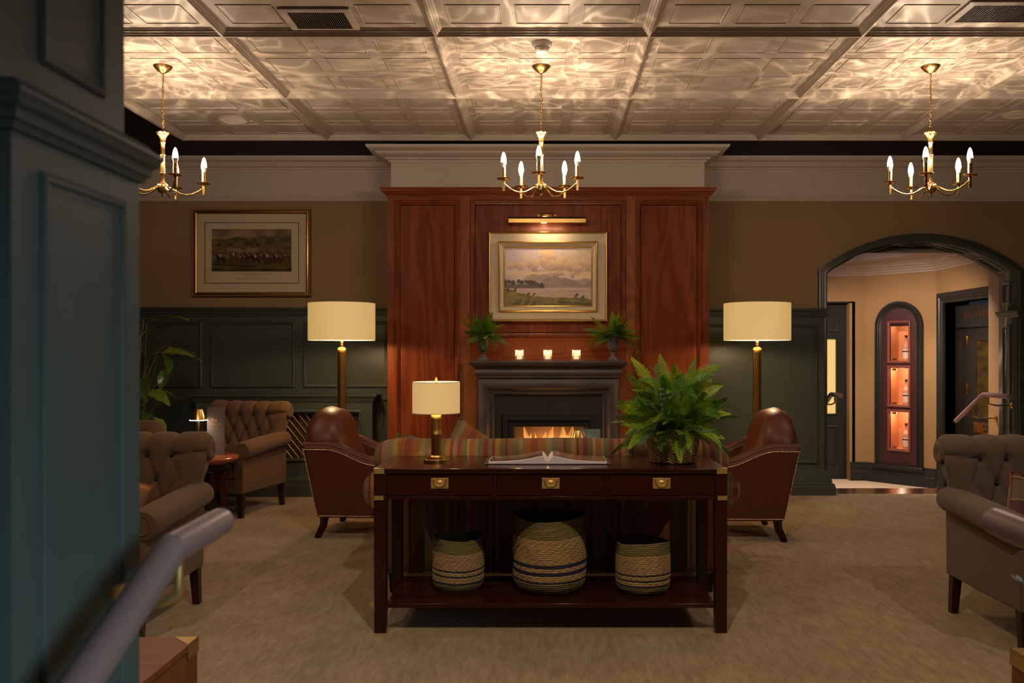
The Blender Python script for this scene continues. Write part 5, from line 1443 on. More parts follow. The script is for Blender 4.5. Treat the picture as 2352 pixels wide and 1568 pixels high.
# ================================================================== PICTURES (flat print: colour only)
def vnoise(u, v, seed, octs=4, freq=6, asp=1.0):
    rs = np.random.RandomState(seed); out = np.zeros_like(u); amp = 1; tot = 0
    for o_ in range(octs):
        n = int(freq*2**o_)+2; g = rs.rand(n+2, n+2)
        x = u*(n-1)*0.999; y = (v*asp*(n-1)*0.999) % (n-1)
        xi = x.astype(int); yi = y.astype(int); fx = x-xi; fy = y-yi; fx = fx*fx*(3-2*fx); fy = fy*fy*(3-2*fy)
        out += amp*((g[yi, xi]*(1-fx)+g[yi, xi+1]*fx)*(1-fy)+(g[yi+1, xi]*(1-fx)+g[yi+1, xi+1]*fx)*fy); tot += amp; amp *= 0.5
    return out/tot
def srgb(r, g, b): 
    return np.array([((c/255)/12.92 if c/255 <= 0.04045 else ((c/255+0.055)/1.055)**2.4) for c in (r, g, b)])
def painted(name, w_, h_, nx, nz, fn, mat, parent, loc):
    u, v = np.meshgrid(np.linspace(0, 1, nx), np.linspace(0, 1, nz))     # v = 0 at the top
    col = fn(u, v)
    vs = [((i/(nx-1)-0.5)*w_, 0, (0.5-j/(nz-1))*h_) for j in range(nz) for i in range(nx)]
    fs = [(j*nx+i, (j+1)*nx+i, (j+1)*nx+i+1, j*nx+i+1) for j in range(nz-1) for i in range(nx-1)]
    me = bpy.data.meshes.new(name); me.from_pydata(vs, [], fs)
    at = me.color_attributes.new('Col', 'FLOAT_COLOR', 'POINT')
    at.data.foreach_set('color', np.concatenate([col.reshape(-1, 3), np.ones((nx*nz, 1))], 1).astype(np.float32).ravel())
    me.materials.append(mat)
    o = bpy.data.objects.new(name, me); COL.objects.link(o); o.parent = parent; o.location = loc
    return o
def lerp(a, b, t): return a[None, None, :]*(1-t[..., None])+b[None, None, :]*t[..., None]
def put(img, mask, c): 
    m = np.clip(mask, 0, 1)[..., None]; return img*(1-m)+c*m
def ridge(u, pts): return np.interp(u, [p[0] for p in pts], [p[1] for p in pts])
def lake(u, v):
    n1 = vnoise(u, v, 1, 5, 7); n2 = vnoise(u, v, 2, 3, 40); n3 = vnoise(u, v, 5, 4, 14)
    img = lerp(srgb(206, 188, 206), srgb(232, 208, 178), np.clip(u*0.8+v*0.6+(n1-0.5)*0.9, 0, 1))
    # clouds: clumps of round puffs
    def puffs(ls, c1, c2, img):
        for (x, y, r) in ls:
            d = np.hypot((u-x)*1.52, v-y)/(r*1.35)+(n3-0.5)*1.5+(n1-0.5)*0.8
            m = np.clip((1-d)*7, 0, 1); sh = np.clip((v-y)/r*0.6+0.5, 0, 1)
            img = put(img, m*0.9, lerp(c2, c1, sh))
        return img
    img = puffs([(0.47, 0.15, 0.10), (0.52, 0.20, 0.12), (0.45, 0.25, 0.08), (0.30, 0.27, 0.07), (0.36, 0.31, 0.07), (0.14, 0.28, 0.06), (0.19, 0.33, 0.06), (0.68, 0.26, 0.10), (0.62, 0.31, 0.10), (0.75, 0.33, 0.09), (0.87, 0.30, 0.07), (0.97, 0.32, 0.09), (0.06, 0.33, 0.05), (0.55, 0.32, 0.10), (0.84, 0.38, 0.07)],
                srgb(176, 146, 150), srgb(232, 196, 160), img)
    band = np.clip(1-np.abs(v-0.385-(n1-0.5)*0.08)/0.035, 0, 1)*np.clip((u-0.15)*4, 0, 1); img = put(img, band*0.8, srgb(178, 150, 152))
    glow = np.clip(1-np.abs(v-0.44-(n1-0.5)*0.12)/0.05, 0, 1); img = put(img, glow*0.55, srgb(238, 206, 150))
    img = put(img, np.clip((v-0.42)*6, 0, 1)*np.clip((0.30-u)*5, 0, 1)*0.7, srgb(186, 164, 166))
    r1 = ridge(u, [(0, 0.62), (0.2, 0.56), (0.25, 0.49), (0.32, 0.445), (0.40, 0.46), (0.47, 0.45), (0.55, 0.50), (0.7, 0.53), (0.84, 0.55), (0.92, 0.52), (1, 0.54)])
    img = put(img, np.clip((v-r1)*80, 0, 1), srgb(170, 152, 144)+0*img)
    img = put(img, np.clip((v-r1)*80, 0, 1)*np.clip((n1-0.45)*3, 0, 1)*0.5, srgb(190, 174, 140))
    r2 = ridge(u, [(0.38, 0.66), (0.44, 0.56), (0.50, 0.51), (0.545, 0.50), (0.57, 0.465), (0.60, 0.485), (0.645, 0.515), (0.68, 0.50), (0.74, 0.525), (0.82, 0.57), (0.9, 0.64), (0.96, 0.60), (1.0, 0.57)])
    m2 = np.clip((v-r2)*80, 0, 1)*(u > 0.38); img = put(img, m2, lerp(srgb(150, 130, 140), srgb(166, 148, 136), np.clip((n3-0.3)*2, 0, 1)))
    m3 = ((v > 0.685+0.01*(n1-0.5)))
    img = put(img, m3*1.0, lerp(srgb(186, 164, 162), srgb(208, 184, 168), np.clip(n2*0.6+(v-0.68)*1.2, 0, 1)))
    img = put(img, np.clip(1-np.abs(v-0.715)/0.01, 0, 1)*(u > 0.45)*0.7, srgb(226, 204, 196)); img = put(img, np.clip(1-np.abs(v-0.745)/0.012, 0, 1)*(u > 0.7)*0.6, srgb(150, 132, 146))
    # dark trees on the left shore
    for (x, y, r) in [(0.0, 0.60, 0.05), (0.05, 0.585, 0.04), (0.10, 0.60, 0.05), (0.16, 0.585, 0.045), (0.20, 0.60, 0.04), (0.25, 0.585, 0.04), (0.29, 0.60, 0.05), (0.33, 0.62, 0.055), (0.375, 0.635, 0.045), (0.42, 0.65, 0.05), (0.44, 0.66, 0.035)]:
        d = np.hypot((u-x)*1.52, v-y)/r+(n3-0.5)*0.8; img = put(img, np.clip((1-d)*8, 0, 1), srgb(78, 70, 62))
    img = put(img, ((v > 0.63) & (v < 0.70) & (u < 0.445))*0.85, srgb(82, 74, 66))
    shore = ridge(u, [(0, 0.70), (0.08, 0.725), (0.18, 0.78), (0.3, 0.81), (0.42, 0.83), (0.6, 0.855), (0.8, 0.855), (0.93, 0.865), (1, 0.88)])+(n3-0.5)*0.03
    mg = np.clip((v-shore)*60, 0, 1)
    img = put(img, mg, lerp(srgb(92, 94, 44), srgb(150, 134, 78), np.clip((n3-0.25)*1.8, 0, 1)))
    img = put(img, mg*np.clip((0.14-np.abs(v-0.93-0.1*(n1-0.5)))*7-0.4, 0, 1)*(u < 0.5)*0.6, srgb(150, 116, 106))
    for (x, y, r) in [(0.12, 0.73, 0.03), (0.03, 0.72, 0.03), (0.28, 0.79, 0.025), (0.34, 0.80, 0.022), (0.165, 0.93, 0.06), (0.25, 0.95, 0.06), (0.34, 0.96, 0.04), (0.83, 0.82, 0.035), (0.90, 0.85, 0.028), (0.10, 0.97, 0.03)]:
        d = np.hypot((u-x+0.4*(v-y))*1.52, v-y)/r+(n2-0.5)*0.9; img = put(img, np.clip((1-d)*8, 0, 1), lerp(srgb(70, 58, 34), srgb(112, 104, 50), n3))
    hd = np.clip(1-np.abs(v-0.93-0.12*(u-0.62))/0.022, 0, 1)*(u > 0.61); img = put(img, hd, srgb(62, 62, 34))
    return np.clip(img*(0.90+0.22*n2[..., None]), 0, 1)
def races(u, v):
    n1 = vnoise(u, v, 11, 5, 6); n2 = vnoise(u, v, 12, 3, 40); n3 = vnoise(u, v, 13, 4, 16)
    A = 1.9
    img = lerp(srgb(118, 98, 70), srgb(176, 150, 112), np.clip((n1-0.3)*2.2, 0, 1))
    r1 = ridge(u, [(0, 0.225), (0.2, 0.22), (0.34, 0.16), (0.42, 0.19), (0.55, 0.185), (0.655, 0.135), (0.76, 0.175), (0.88, 0.125), (1, 0.18)])
    img = put(img, np.clip((v-r1)*60, 0, 1), lerp(srgb(70, 66, 32), srgb(128, 112, 62), np.clip((n3-0.25)*2, 0, 1)))
    img = put(img, (v > 0.36)*0.6, lerp(srgb(92, 84, 44), srgb(134, 116, 66), n3))
    for (x, y, r) in [(0.09, 0.38, 0.05), (0.24, 0.38, 0.035), (0.2, 0.41, 0.04), (0.45, 0.36, 0.035), (0.5, 0.36, 0.035), (0.58, 0.37, 0.045), (0.93, 0.46, 0.05), (0.8, 0.42, 0.02)]:
        d = np.hypot((u-x)*A*0.6, v-y)/r+(n2-0.5)*0.7; img = put(img, np.clip((1-d)*7, 0, 1)*0.9, srgb(58, 54, 28))
    tr = np.clip(1-np.abs(v-0.435-(n3-0.5)*0.05-0.03*np.maximum(0, u-0.6))/0.035, 0, 1); img = put(img, tr*0.75, lerp(srgb(96, 60, 26), srgb(150, 98, 40), n2))
    tents = ((v > 0.465+0.35*np.abs(u-0.30)*(u > 0.36)) & (v < 0.555) & (u > 0.22+0.5*(0.5-v)) & (u < 0.39)) | ((v > 0.445) & (v < 0.56) & (u > 0.43) & (u < 0.565+0.25*(v-0.45)))
    img = put(img, tents*0.9, srgb(160, 134, 96))
    crowd = ((v > 0.52+0.02*n3) & (v < 0.60)); img = put(img, crowd*np.clip((n2-0.28)*3, 0, 1)*0.9, lerp(srgb(52, 40, 24), srgb(110, 84, 52), vnoise(u, v, 17, 2, 60)))
    rail = (v > 0.60) & (v < 0.70); img = put(img, rail*0.8, lerp(srgb(146, 122, 84), srgb(110, 96, 60), n3))
    img = put(img, ((u > 0.203) & (u < 0.211) & (v > 0.41) & (v < 0.6))*1.0, srgb(190, 170, 136))
    gr = v > 0.69+0.02*np.sin(u*9); img = put(img, gr, lerp(srgb(64, 54, 12), srgb(124, 102, 28), np.clip((n1-0.3)*2+(n2-0.5)*0.5, 0, 1)))
    img = put(img, (v > 0.93)*0.6, srgb(40, 36, 14))
    for x in (0.06, 0.24, 0.42): img = put(img, np.clip((1-np.hypot((u-x-0.02)*7, (v-0.835-0.1*(x-0.06))*40))*3, 0, 1)*0.8, srgb(32, 28, 14))
    def seg(x0, y0, x1, y1, r):
        dx, dy = (x1-x0)*A, y1-y0; t_ = np.clip(((u-x0)*A*dx+(v-y0)*dy)/(dx*dx+dy*dy+1e-9), 0, 1)
        return np.clip((1-np.hypot((u-x0)*A-t_*dx, v-y0-t_*dy)/r)*4, 0, 1)
    jc = [srgb(200, 160, 40), srgb(180, 160, 130), srgb(190, 140, 50), srgb(40, 50, 90), srgb(60, 40, 40), srgb(190, 160, 60), srgb(170, 60, 40), srgb(190, 180, 150), srgb(180, 50, 40), srgb(70, 40, 30)]
    hs = [(0.115, 0.70, 1, (42, 26, 18)), (0.28, 0.66, 1, (96, 50, 22)), (0.36, 0.70, 1, (104, 60, 28)), (0.42, 0.69, 1, (90, 48, 22)), (0.47, 0.66, 1, (60, 32, 18)), (0.55, 0.705, 1, (40, 26, 18)), (0.63, 0.67, 1, (84, 42, 20)), (0.70, 0.70, 1, (78, 40, 20)), (0.82, 0.70, 1, (56, 30, 18)), (0.93, 0.66, 1, (96, 54, 26))]
    for k, (x, y, s_, cc) in enumerate(hs):
        c = srgb(*cc); q = 0.042
        img = put(img, seg(x-0.032, y-0.005, x+0.036, y+0.0, 0.050), c)
        img = put(img, seg(x-0.036, y-0.02, x-0.056, y-0.085, 0.026), c); img = put(img, seg(x-0.056, y-0.088, x-0.070, y-0.065, 0.017), c)
        for lx, kx in ((-0.034, -0.012), (-0.024, 0.004), (0.030, 0.010), (0.040, -0.004)):
            img = put(img, seg(x+lx, y+0.03, x+lx+kx, y+0.085, 0.014), c); img = put(img, seg(x+lx+kx, y+0.085, x+lx, y+0.135, 0.010), c*0.7)
        img = put(img, seg(x+0.04, y-0.01, x+0.052, y+0.07, 0.014), c*0.6)
        img = put(img, seg(x-0.004, y-0.035, x-0.012, y-0.07, 0.015), srgb(200, 180, 150)); img = put(img, seg(x-0.002, y-0.065, x-0.010, y-0.105, 0.019), jc[k]); img = put(img, seg(x-0.012, y-0.128, x-0.012, y-0.13, 0.013), jc[(k+3) % 10])
    return np.clip(img*(0.85+0.3*n2[..., None]), 0, 1)
MT['oil'] = m_attr('oil painting', 0.45, 0.12); MT['print'] = m_attr('coloured engraving', 0.75)

pa = thing('landscape_painting', 'oil landscape of a lake and hills in a wide cream and gold frame', 'painting', (0.035, 8.155, 2.073))
W_, H_ = 0.546, 0.413
MB().frame(-W_, W_, -H_, H_, 0.04, [(0, 0), (0, 0.060), (0.006, 0.066), (0.014, 0.062), (0.018, 0.054), (0.020, 0.052)]).build('outer_gilt_edge', MT['gold'], pa, smooth=30)
MB().frame(-W_+0.020, W_-0.020, -H_+0.020, H_-0.020, 0.04, [(0, 0.052), (0.068, 0.046), (0.070, 0.050)]).build('cream_frame', MT['creamf'], pa)
MB().frame(-W_+0.090, W_-0.090, -H_+0.090, H_-0.090, 0.04, [(0, 0.050), (0, 0.070), (0.006, 0.074), (0.014, 0.066), (0.016, 0.058)]).build('gilt_step', MT['gold'], pa, smooth=30)
MB().frame(-W_+0.106, W_-0.106, -H_+0.106, H_-0.106, 0.04, [(0, 0.058), (0.030, 0.044), (0.031, 0.046)]).build('inner_slope', MT['creamf'], pa)
MB().frame(-W_+0.137, W_-0.137, -H_+0.137, H_-0.137, 0.04, [(0, 0.046), (0.003, 0.049), (0.009, 0.044), (0.011, 0.036)]).build('gilt_slip', MT['gold'], pa, smooth=30)
B(-W_+0.13, W_-0.13, 0.008, 0.04, -H_+0.13, H_-0.13).build('stretcher_board', MT['dark'], pa)
painted('canvas', 2*(W_-0.146), 2*(H_-0.146), 330, 218, lake, MT['oil'], pa, (0, 0.005, 0))

MT['goldm'] = metal('worn gilt slope', (0.50, 0.30, 0.09), 0.35)
pr = thing('racing_print', 'framed colour print of racehorses and riders on the left wall', 'picture', (-2.887, 8.745, 2.357))
W_, H_ = 0.583, 0.432
MB().frame(-W_, W_, -H_, H_, 0.0, [(0, 0), (0, 0.024), (0.006, 0.030), (0.014, 0.028), (0.018, 0.020)]).build('outer_frame', MT['goldd'], pr, smooth=30)
MB().frame(-W_+0.018, W_-0.018, -H_+0.018, H_-0.018, 0.0, [(0, 0.020), (0.004, 0.026), (0.014, 0.028), (0.026, 0.018), (0.028, 0.008)]).build('gilt_slope', MT['goldm'], pr, smooth=30)
B(-W_+0.04, W_-0.04, -0.006, -0.002, -H_+0.04, H_-0.04).build('mount', MT['cream'], pr)
MB().frame(-0.468, 0.466, -0.300, 0.305, -0.006, [(0, 0.0), (0, 0.0012), (0.006, 0.0012), (0.0062, 0.0)]).build('mount_line', MT['black'], pr)
painted('print', 0.788, 0.418, 380, 202, races, MT['print'], pr, (-0.003, -0.0075, 0.028))
MT['ink'] = paint('faded ink', (0.20, 0.15, 0.09), 0.8)
text('PUNCHESTOWN \u201c1854\u201d', 0.022, MT['ink'], pr, (0.03, -0.0062, -0.212), (PI/2, 0, 0), ext=0.0001, sx=1.45)
text('SEPTEMBER 25TH 1855', 0.013, MT['ink'], pr, (0.01, -0.0062, -0.232), (PI/2, 0, 0), ext=0.0001)
text('Dedicated to the Most Noble the Marquis of Drogheda', 0.015, MT['ink'], pr, (0.0, -0.0062, -0.256), (PI/2, 0, 0), ext=0.0001, shear=0.4)
B(-W_+0.045, W_-0.045, -0.0105, -0.0095, -H_+0.045, H_-0.045).build('glazing', MT['glass'], pr)

# ================================================================== GREENERY
def frond_mesh(name, L, nseg, wmax, droop, seed, lace=8):
    """feathery fern frond growing along +X: rachis, pinnae and small leaflets"""
    r = random.Random(seed); m = MB()
    P = []
    for k in range(nseg+1):
        s = k/nseg; P.append(Vector((L*s*(1-0.12*droop*s), 0.03*L*math.sin(s*3+seed), -droop*L*s*s*0.55+0.05*L*s)))
    m.tube(P[::2]+[P[-1]], [0.0016*(1-0.8*k/len(P[::2]+[P[-1]])) for k in range(len(P[::2])+1)], 4)
    for k in range(2, nseg):
        s = k/nseg; w_ = wmax*(math.sin(PI*min(1, s*1.02)**0.62)**0.8)*(1-0.25*s)
        t_ = (P[k+1]-P[k-1]).normalized(); up = Vector((0, 0, 1)); side = t_.cross(up).normalized()
        for sg in (-1, 1):
            d = (side*sg+t_*0.55+Vector((0, 0, r.uniform(-0.10, 0.22)))).normalized()
            l = w_*r.uniform(0.85, 1.1); nrm = d.cross(t_).normalized()*sg
            q = d.cross(nrm).normalized()
            tip = P[k]+d*l+Vector((0, 0, -0.12*l))
            m.add([P[k]-q*0.0014, P[k]+q*0.0014, tip], [(0, 1, 2)])
            for j in range(1, lace):
                f = j/lace; b = P[k]+(tip-P[k])*f; ll = 0.0150*(L/0.30)*(1-0.75*f)*r.uniform(0.8, 1.2)
                for s2 in (-1, 1):
                    e = b+(d*0.75+q*s2).normalized()*ll
                    m.add([b-d*0.0024, b+d*0.0024, e], [(0, 1, 2)])
    me = bpy.data.meshes.new(name); me.from_pydata(m.v, [], m.f)
    return me
fA = [frond_mesh('frond', 0.30, 22, 0.072, dr, k, 11) for k, dr in enumerate((0.15, 0.5, 0.9))]
def put_frond(parent, me, mat, p, az, el, sc_, roll=0.0):
    if not me.materials: me.materials.append(mat)
    o = bpy.data.objects.new('frond', me); COL.objects.link(o); o.parent = parent
    if me.materials[0] != mat:
        pass
    R = Matrix.Rotation(az, 4, 'Z') @ Matrix.Rotation(-el, 4, 'Y') @ Matrix.Rotation(roll, 4, 'X')
    o.matrix_local = Matrix.Translation(p) @ R @ Matrix.Diagonal((sc_, sc_, sc_, 1))
    return o
fB = [me.copy() for me in fA]
for a, b in zip(fA, fB): a.materials.append(MT['fern1']); b.materials.append(MT['fern2'])
r = random.Random(21)
# big arrangement in the wicker basket
BX, BY = 0.667, 4.585
fa = thing('fern_arrangement', 'large bushy arrangement of fern fronds and eucalyptus in the wicker basket', 'plant', (BX, BY, zc0+0.150))
for k in range(95):
    az = r.uniform(0, 2*PI); el = math.radians(r.choice([78, 62, 50, 38, 25, 10, -5])+r.uniform(-9, 9))
    L = r.uniform(0.72, 1.12)*(0.98 if el > 0.9 else 0.92 if el > 0.3 else 0.86)
    k_ = 0 if el > 0.8 else (1 if el > 0.2 else 2)
    rad = 0.03+0.06*(1-max(0, el)/1.6)
    bank = fB if r.random() < 0.35 else fA
    put_frond(fa, bank[k_], None, Vector((rad*math.cos(az), rad*math.sin(az), r.uniform(-0.02, 0.06))), az, el, L, r.uniform(-0.8, 0.8))
for k in range(120):
    az = r.uniform(0, 2*PI); h_ = r.uniform(0.02, 0.27); rr = 0.15*math.sqrt(r.random())*(1.1-h_*1.6)
    p = Vector((rr*math.cos(az), rr*math.sin(az), h_))
    put_frond(fa, (fA if r.random() < 0.7 else fB)[r.choice([0, 1, 1, 2])], None, p, az+r.uniform(-0.9, 0.9), math.radians(r.uniform(-25, 70)), r.uniform(0.45, 0.72), r.uniform(-1.4, 1.4))
put_frond(fa, fA[0], None, Vector((0.0, 0, 0.03)), 0.15, math.radians(72), 1.30, 0.3)
put_frond(fa, fA[0], None, Vector((-0.02, 0, 0.03)), PI-0.25, math.radians(52), 1.22, 0.9)
put_frond(fa, fA[1], None, Vector((-0.02, -0.02, 0.03)), PI+0.1, math.radians(28), 1.10, 1.2)
def eucalyptus(parent, p, az, el, n, sc_):
    m = MB(); rr = random.Random(int(az*100))
    pts = [Vector((0.02*k*1.2, 0, -0.002*k*k*0.3)) for k in range(n)]
    m.tube(pts, 0.0012, 5)
    for k, q in enumerate(pts[1:]):
        for sg in (-1, 1):
            R_ = 0.010*(1-0.45*k/n); c = q+Vector((0.003, sg*R_*0.9, rr.uniform(-0.004, 0.006)))
            t1 = Vector((rr.uniform(-0.3, 0.3), sg, rr.uniform(-0.6, 0.6))).normalized(); t2 = Vector((1, 0, rr.uniform(-0.5, 0.5))).normalized()
            m.add([c+t1*R_*math.cos(a)+t2*R_*math.sin(a) for a in [2*PI*i/7 for i in range(7)]], [tuple(range(7))])
    o = m.build('eucalyptus_sprig', MT['euc'], parent)
    o.matrix_local = Matrix.Translation(p) @ Matrix.Rotation(az, 4, 'Z') @ Matrix.Rotation(-el, 4, 'Y') @ Matrix.Diagonal((sc_, sc_, sc_, 1))
eucalyptus(fa, Vector((-0.05, -0.10, 0.02)), math.radians(-110), math.radians(75), 9, 1.2)
eucalyptus(fa, Vector((0.06, -0.10, 0.02)), math.radians(-50), math.radians(10), 8, 1.1)
eucalyptus(fa, Vector((-0.06, -0.08, 0.04)), math.radians(-130), math.radians(55), 8, 1.1)

# wicker basket woven of stakes and rods
wk = thing('wicker_basket', 'round brown wicker basket holding ferns at the right end of the console', 'basket', (BX, BY, zc0))
def wr_(z): return 0.110+0.022*min(1, z/0.10)
st0 = None
NS = 36
m = MB(); m.tube([(wr_(z), 0, z) for z in (0.004, 0.05, 0.10, 0.165)], 0.0026, 6)
for k in range(NS):
    if st0 is None: st0 = m.build('stake', MT['wicker'], wk, smooth=60)
    else: inst(st0, wk, (0, 0, 0), (0, 0, 2*PI*k/NS))
NR = 24
for j in range(NR):
    z = 0.008+0.155*j/(NR-1); R_ = wr_(z); pts = []
    for k in range(NS*3):
        a = 2*PI*k/(NS*3); off = 0.0042*math.cos(NS/2*a+PI*(j % 2))
        pts.append(((R_+off)*math.cos(a), (R_+off)*math.sin(a), z+0.0012*math.sin(a*5+j)))
    MB().tube(pts, 0.0033, 5, closed=True).build('woven_rod', MT['wicker'], wk, smooth=60)
for ph in (0, PI/2, PI):
    MB().tube([((wr_(0.17)+0.004*math.cos(18*a+ph))*math.cos(a), (wr_(0.17)+0.004*math.cos(18*a+ph))*math.sin(a), 0.172+0.004*math.sin(18*a+ph)) for a in [2*PI*k/144 for k in range(144)]], 0.0036, 5, closed=True).build('rim_plait', MT['wicker'], wk, smooth=60)
MB().lathe([(1e-5, 0.004), (0.108, 0.004), (0.108, 0.010), (1e-5, 0.010)], 36).build('basket_base', MT['wicker'], wk)
MB().lathe([(1e-5, 0.135), (0.120, 0.135)], 24).build('floral_foam', MT['dark'], wk)

# urns with small ferns on the mantel
u0 = None
for x, lb_, side in ((-0.545, 'grey classical urn at the left end of the mantel shelf', 'left'), (0.612, 'grey classical urn at the right end of the mantel shelf', 'right')):
    if u0 is None:
        u0 = thing('urn', lb_, 'urn', (x, 7.90, 1.3005), 0, 'mantel urns')
        B(-0.048, 0.048, -0.048, 0.048, 0, 0.014).build('plinth', MT['lead'], u0, bev=0.002)
        MB().lathe([(0.041, 0.014), (0.041, 0.019), (0.030, 0.034), (0.019, 0.050), (0.018, 0.064), (0.026, 0.068), (0.026, 0.075), (0.018, 0.078)], 36).build('foot', MT['lead'], u0, smooth=40)
        MB().lathe([(0.018, 0.076), (0.030, 0.088), (0.044, 0.105), (0.049, 0.128)], 72, flute=24, famp=0.035, fr=(0.08, 0.125)).build('gadrooned_bowl', MT['lead'], u0, smooth=50)
        MB().lathe([(0.049, 0.126), (0.050, 0.131), (0.046, 0.134), (0.047, 0.170), (0.052, 0.195), (0.066, 0.216), (0.078, 0.222), (0.079, 0.228), (0.068, 0.230), (0.055, 0.215), (1e-5, 0.212)], 48).build('flared_body', MT['lead'], u0, smooth=50)
    else: dup(u0, (x, 7.90, 1.3005), 0, lb_)
    f_ = thing('potted_fern', 'small fern growing from the %s mantel urn' % side, 'plant', (x, 7.90, 1.3005+0.213), 0, 'mantel ferns')
    for k in range(80):
        az = r.uniform(0, 2*PI); el = math.radians(r.choice([75, 58, 42, 26, 8, -8])+r.uniform(-8, 8))
        if side == 'right' and az > 2.0 and az < 4.3 and el > 0.9: continue
        k_ = 0 if el > 0.7 else 1 if el > 0.1 else 2
        # keep clear of the wall behind
        sc_ = r.uniform(0.50, 0.92)*(0.6 if math.sin(az) > 0.35 else 1.0)
        put_frond(f_, (fB if r.random() < 0.25 else fA)[k_], None, Vector((0.025*math.cos(az), 0.025*math.sin(az), 0.0)), az, el, sc_, r.uniform(-0.7, 0.7))

# tall broad-leaved plant at the left
def broad_leaf(L, W, seed):
    rr = random.Random(seed)
    def fn(u, v):
        a = u*2-1; w_ = W*(math.sin(PI*v**0.75)**0.9)*(1-0.2*v)
        return (L*v*(1-0.15*v), a*w_/2, -0.55*L*v*v*0.6-0.22*abs(a)*w_*-1*0.6+0.006*math.sin(v*22+a*2)*abs(a))
    m = MB(); m.grid(fn, 9, 16)
    me = bpy.data.meshes.new('leaf'); me.from_pydata(m.v, [], m.f); me.materials.append(MT['bigleaf']); me.shade_smooth(); return me
PXL, PYL = -3.52, 7.95
pt = thing('leafy_plant', 'tall pot plant with drooping glossy broad leaves, left behind the column', 'plant', (PXL, PYL, 0.36))
lm = [broad_leaf(0.36, 0.17, 1), broad_leaf(0.30, 0.15, 2)]
# leaf bases as (x, z) offsets seen in the photograph, with length scale, heading, elevation
LV = [(-0.02+3.52-3.40+0.0, 1.665-0.36, 0.95, -5, 18), (0.05, 1.37-0.36, 1.05, 15, 10), (0.20, 1.42-0.36, 1.0, 8, -8), (0.10, 1.36-0.36, 0.9, -40, -35), (0.02, 1.28-0.36, 0.8, 200, 25),
      (0.00, 1.03-0.36, 0.95, -20, -12), (0.14, 0.93-0.36, 0.5, 10, 25), (0.10, 1.22-0.36, 0.8, -95, -45), (-0.05, 1.15-0.36, 1.0, -70, -20), (-0.20, 1.50-0.36, 1.0, 180, 20),
      (-0.1, 0.85-0.36, 0.9, -60, 0), (0.05, 0.80-0.36, 0.8, -20, -30), (-0.15, 1.68-0.36, 1.0, 150, 30), (-0.12, 1.2-0.36, 1.1, 120, 5), (0.0, 1.55-0.36, 0.9, 80, 30), (0.08, 1.02-0.36, 0.7, 40, -10), (-0.25, 1.05-0.36, 1.0, -120, -10), (-0.3, 1.3-0.36, 1.1, 215, -10)]
for k, (dx, dz, s_, az, el) in enumerate(LV):
    dy = 0.10*math.sin(k*2.1)
    if k == 0: dx = 0.05
    o = bpy.data.objects.new('leaf', lm[k % 2]); COL.objects.link(o); o.parent = pt
    o.matrix_local = Matrix.Translation((dx, dy, dz)) @ Matrix.Rotation(math.radians(az), 4, 'Z') @ Matrix.Rotation(-math.radians(el), 4, 'Y') @ Matrix.Rotation(0.5*math.sin(k*1.7), 4, 'X') @ Matrix.Scale(s_, 4)
    bx = 0.05*math.cos(k*2.4)-0.12; by = 0.05*math.sin(k*2.4)
    d = Vector((math.cos(math.radians(az)), math.sin(math.radians(az)), 0))*-0.09
    MB().tube([(bx, by, 0.0), (bx*1.1, by*1.1, dz*0.5), (dx+d.x*1.2, dy+d.y*1.2, dz-0.03), (dx+d.x*0.5, dy+d.y*0.5, dz+0.006), (dx, dy, dz)], [0.007, 0.006, 0.0045, 0.004, 0.003], 6).build('stem', MT['stem'], pt, smooth=60)
pp = thing('plant_pot', 'dark round planter on the floor under the broad leaved plant', 'plant pot', (PXL-0.12, PYL, 0))
MB().lathe([(0.14, 0), (0.16, 0.02), (0.19, 0.36), (0.20, 0.38), (0.18, 0.38), (0.17, 0.345), (1e-5, 0.345)], 36).build('pot_wall', MT['slab'], pp, smooth=40)
MB().lathe([(1e-5, 0.347), (0.170, 0.350)], 24).build('soil', MT['dark'], pp)

# small eucalyptus pot on the right hand chest, only leaf tips in view
ep = thing('potted_sprig', 'dark pot with a grey green sprig at the right edge, on the wooden chest', 'plant', (1.495, 2.40, 0.515))
MB().lathe([(0.04, 0), (0.05, 0.01), (0.060, 0.10), (0.055, 0.105), (1e-5, 0.095)], 28).build('pot', MT['slab'], ep, smooth=40)
for az, el in ((180, 42), (150, 60), (200, 65), (250, 50), (60, 60), (0, 70)): eucalyptus(ep, Vector((0, 0, 0.09)), math.radians(az), math.radians(el), 7, 1.75 if az == 180 else 1.1)

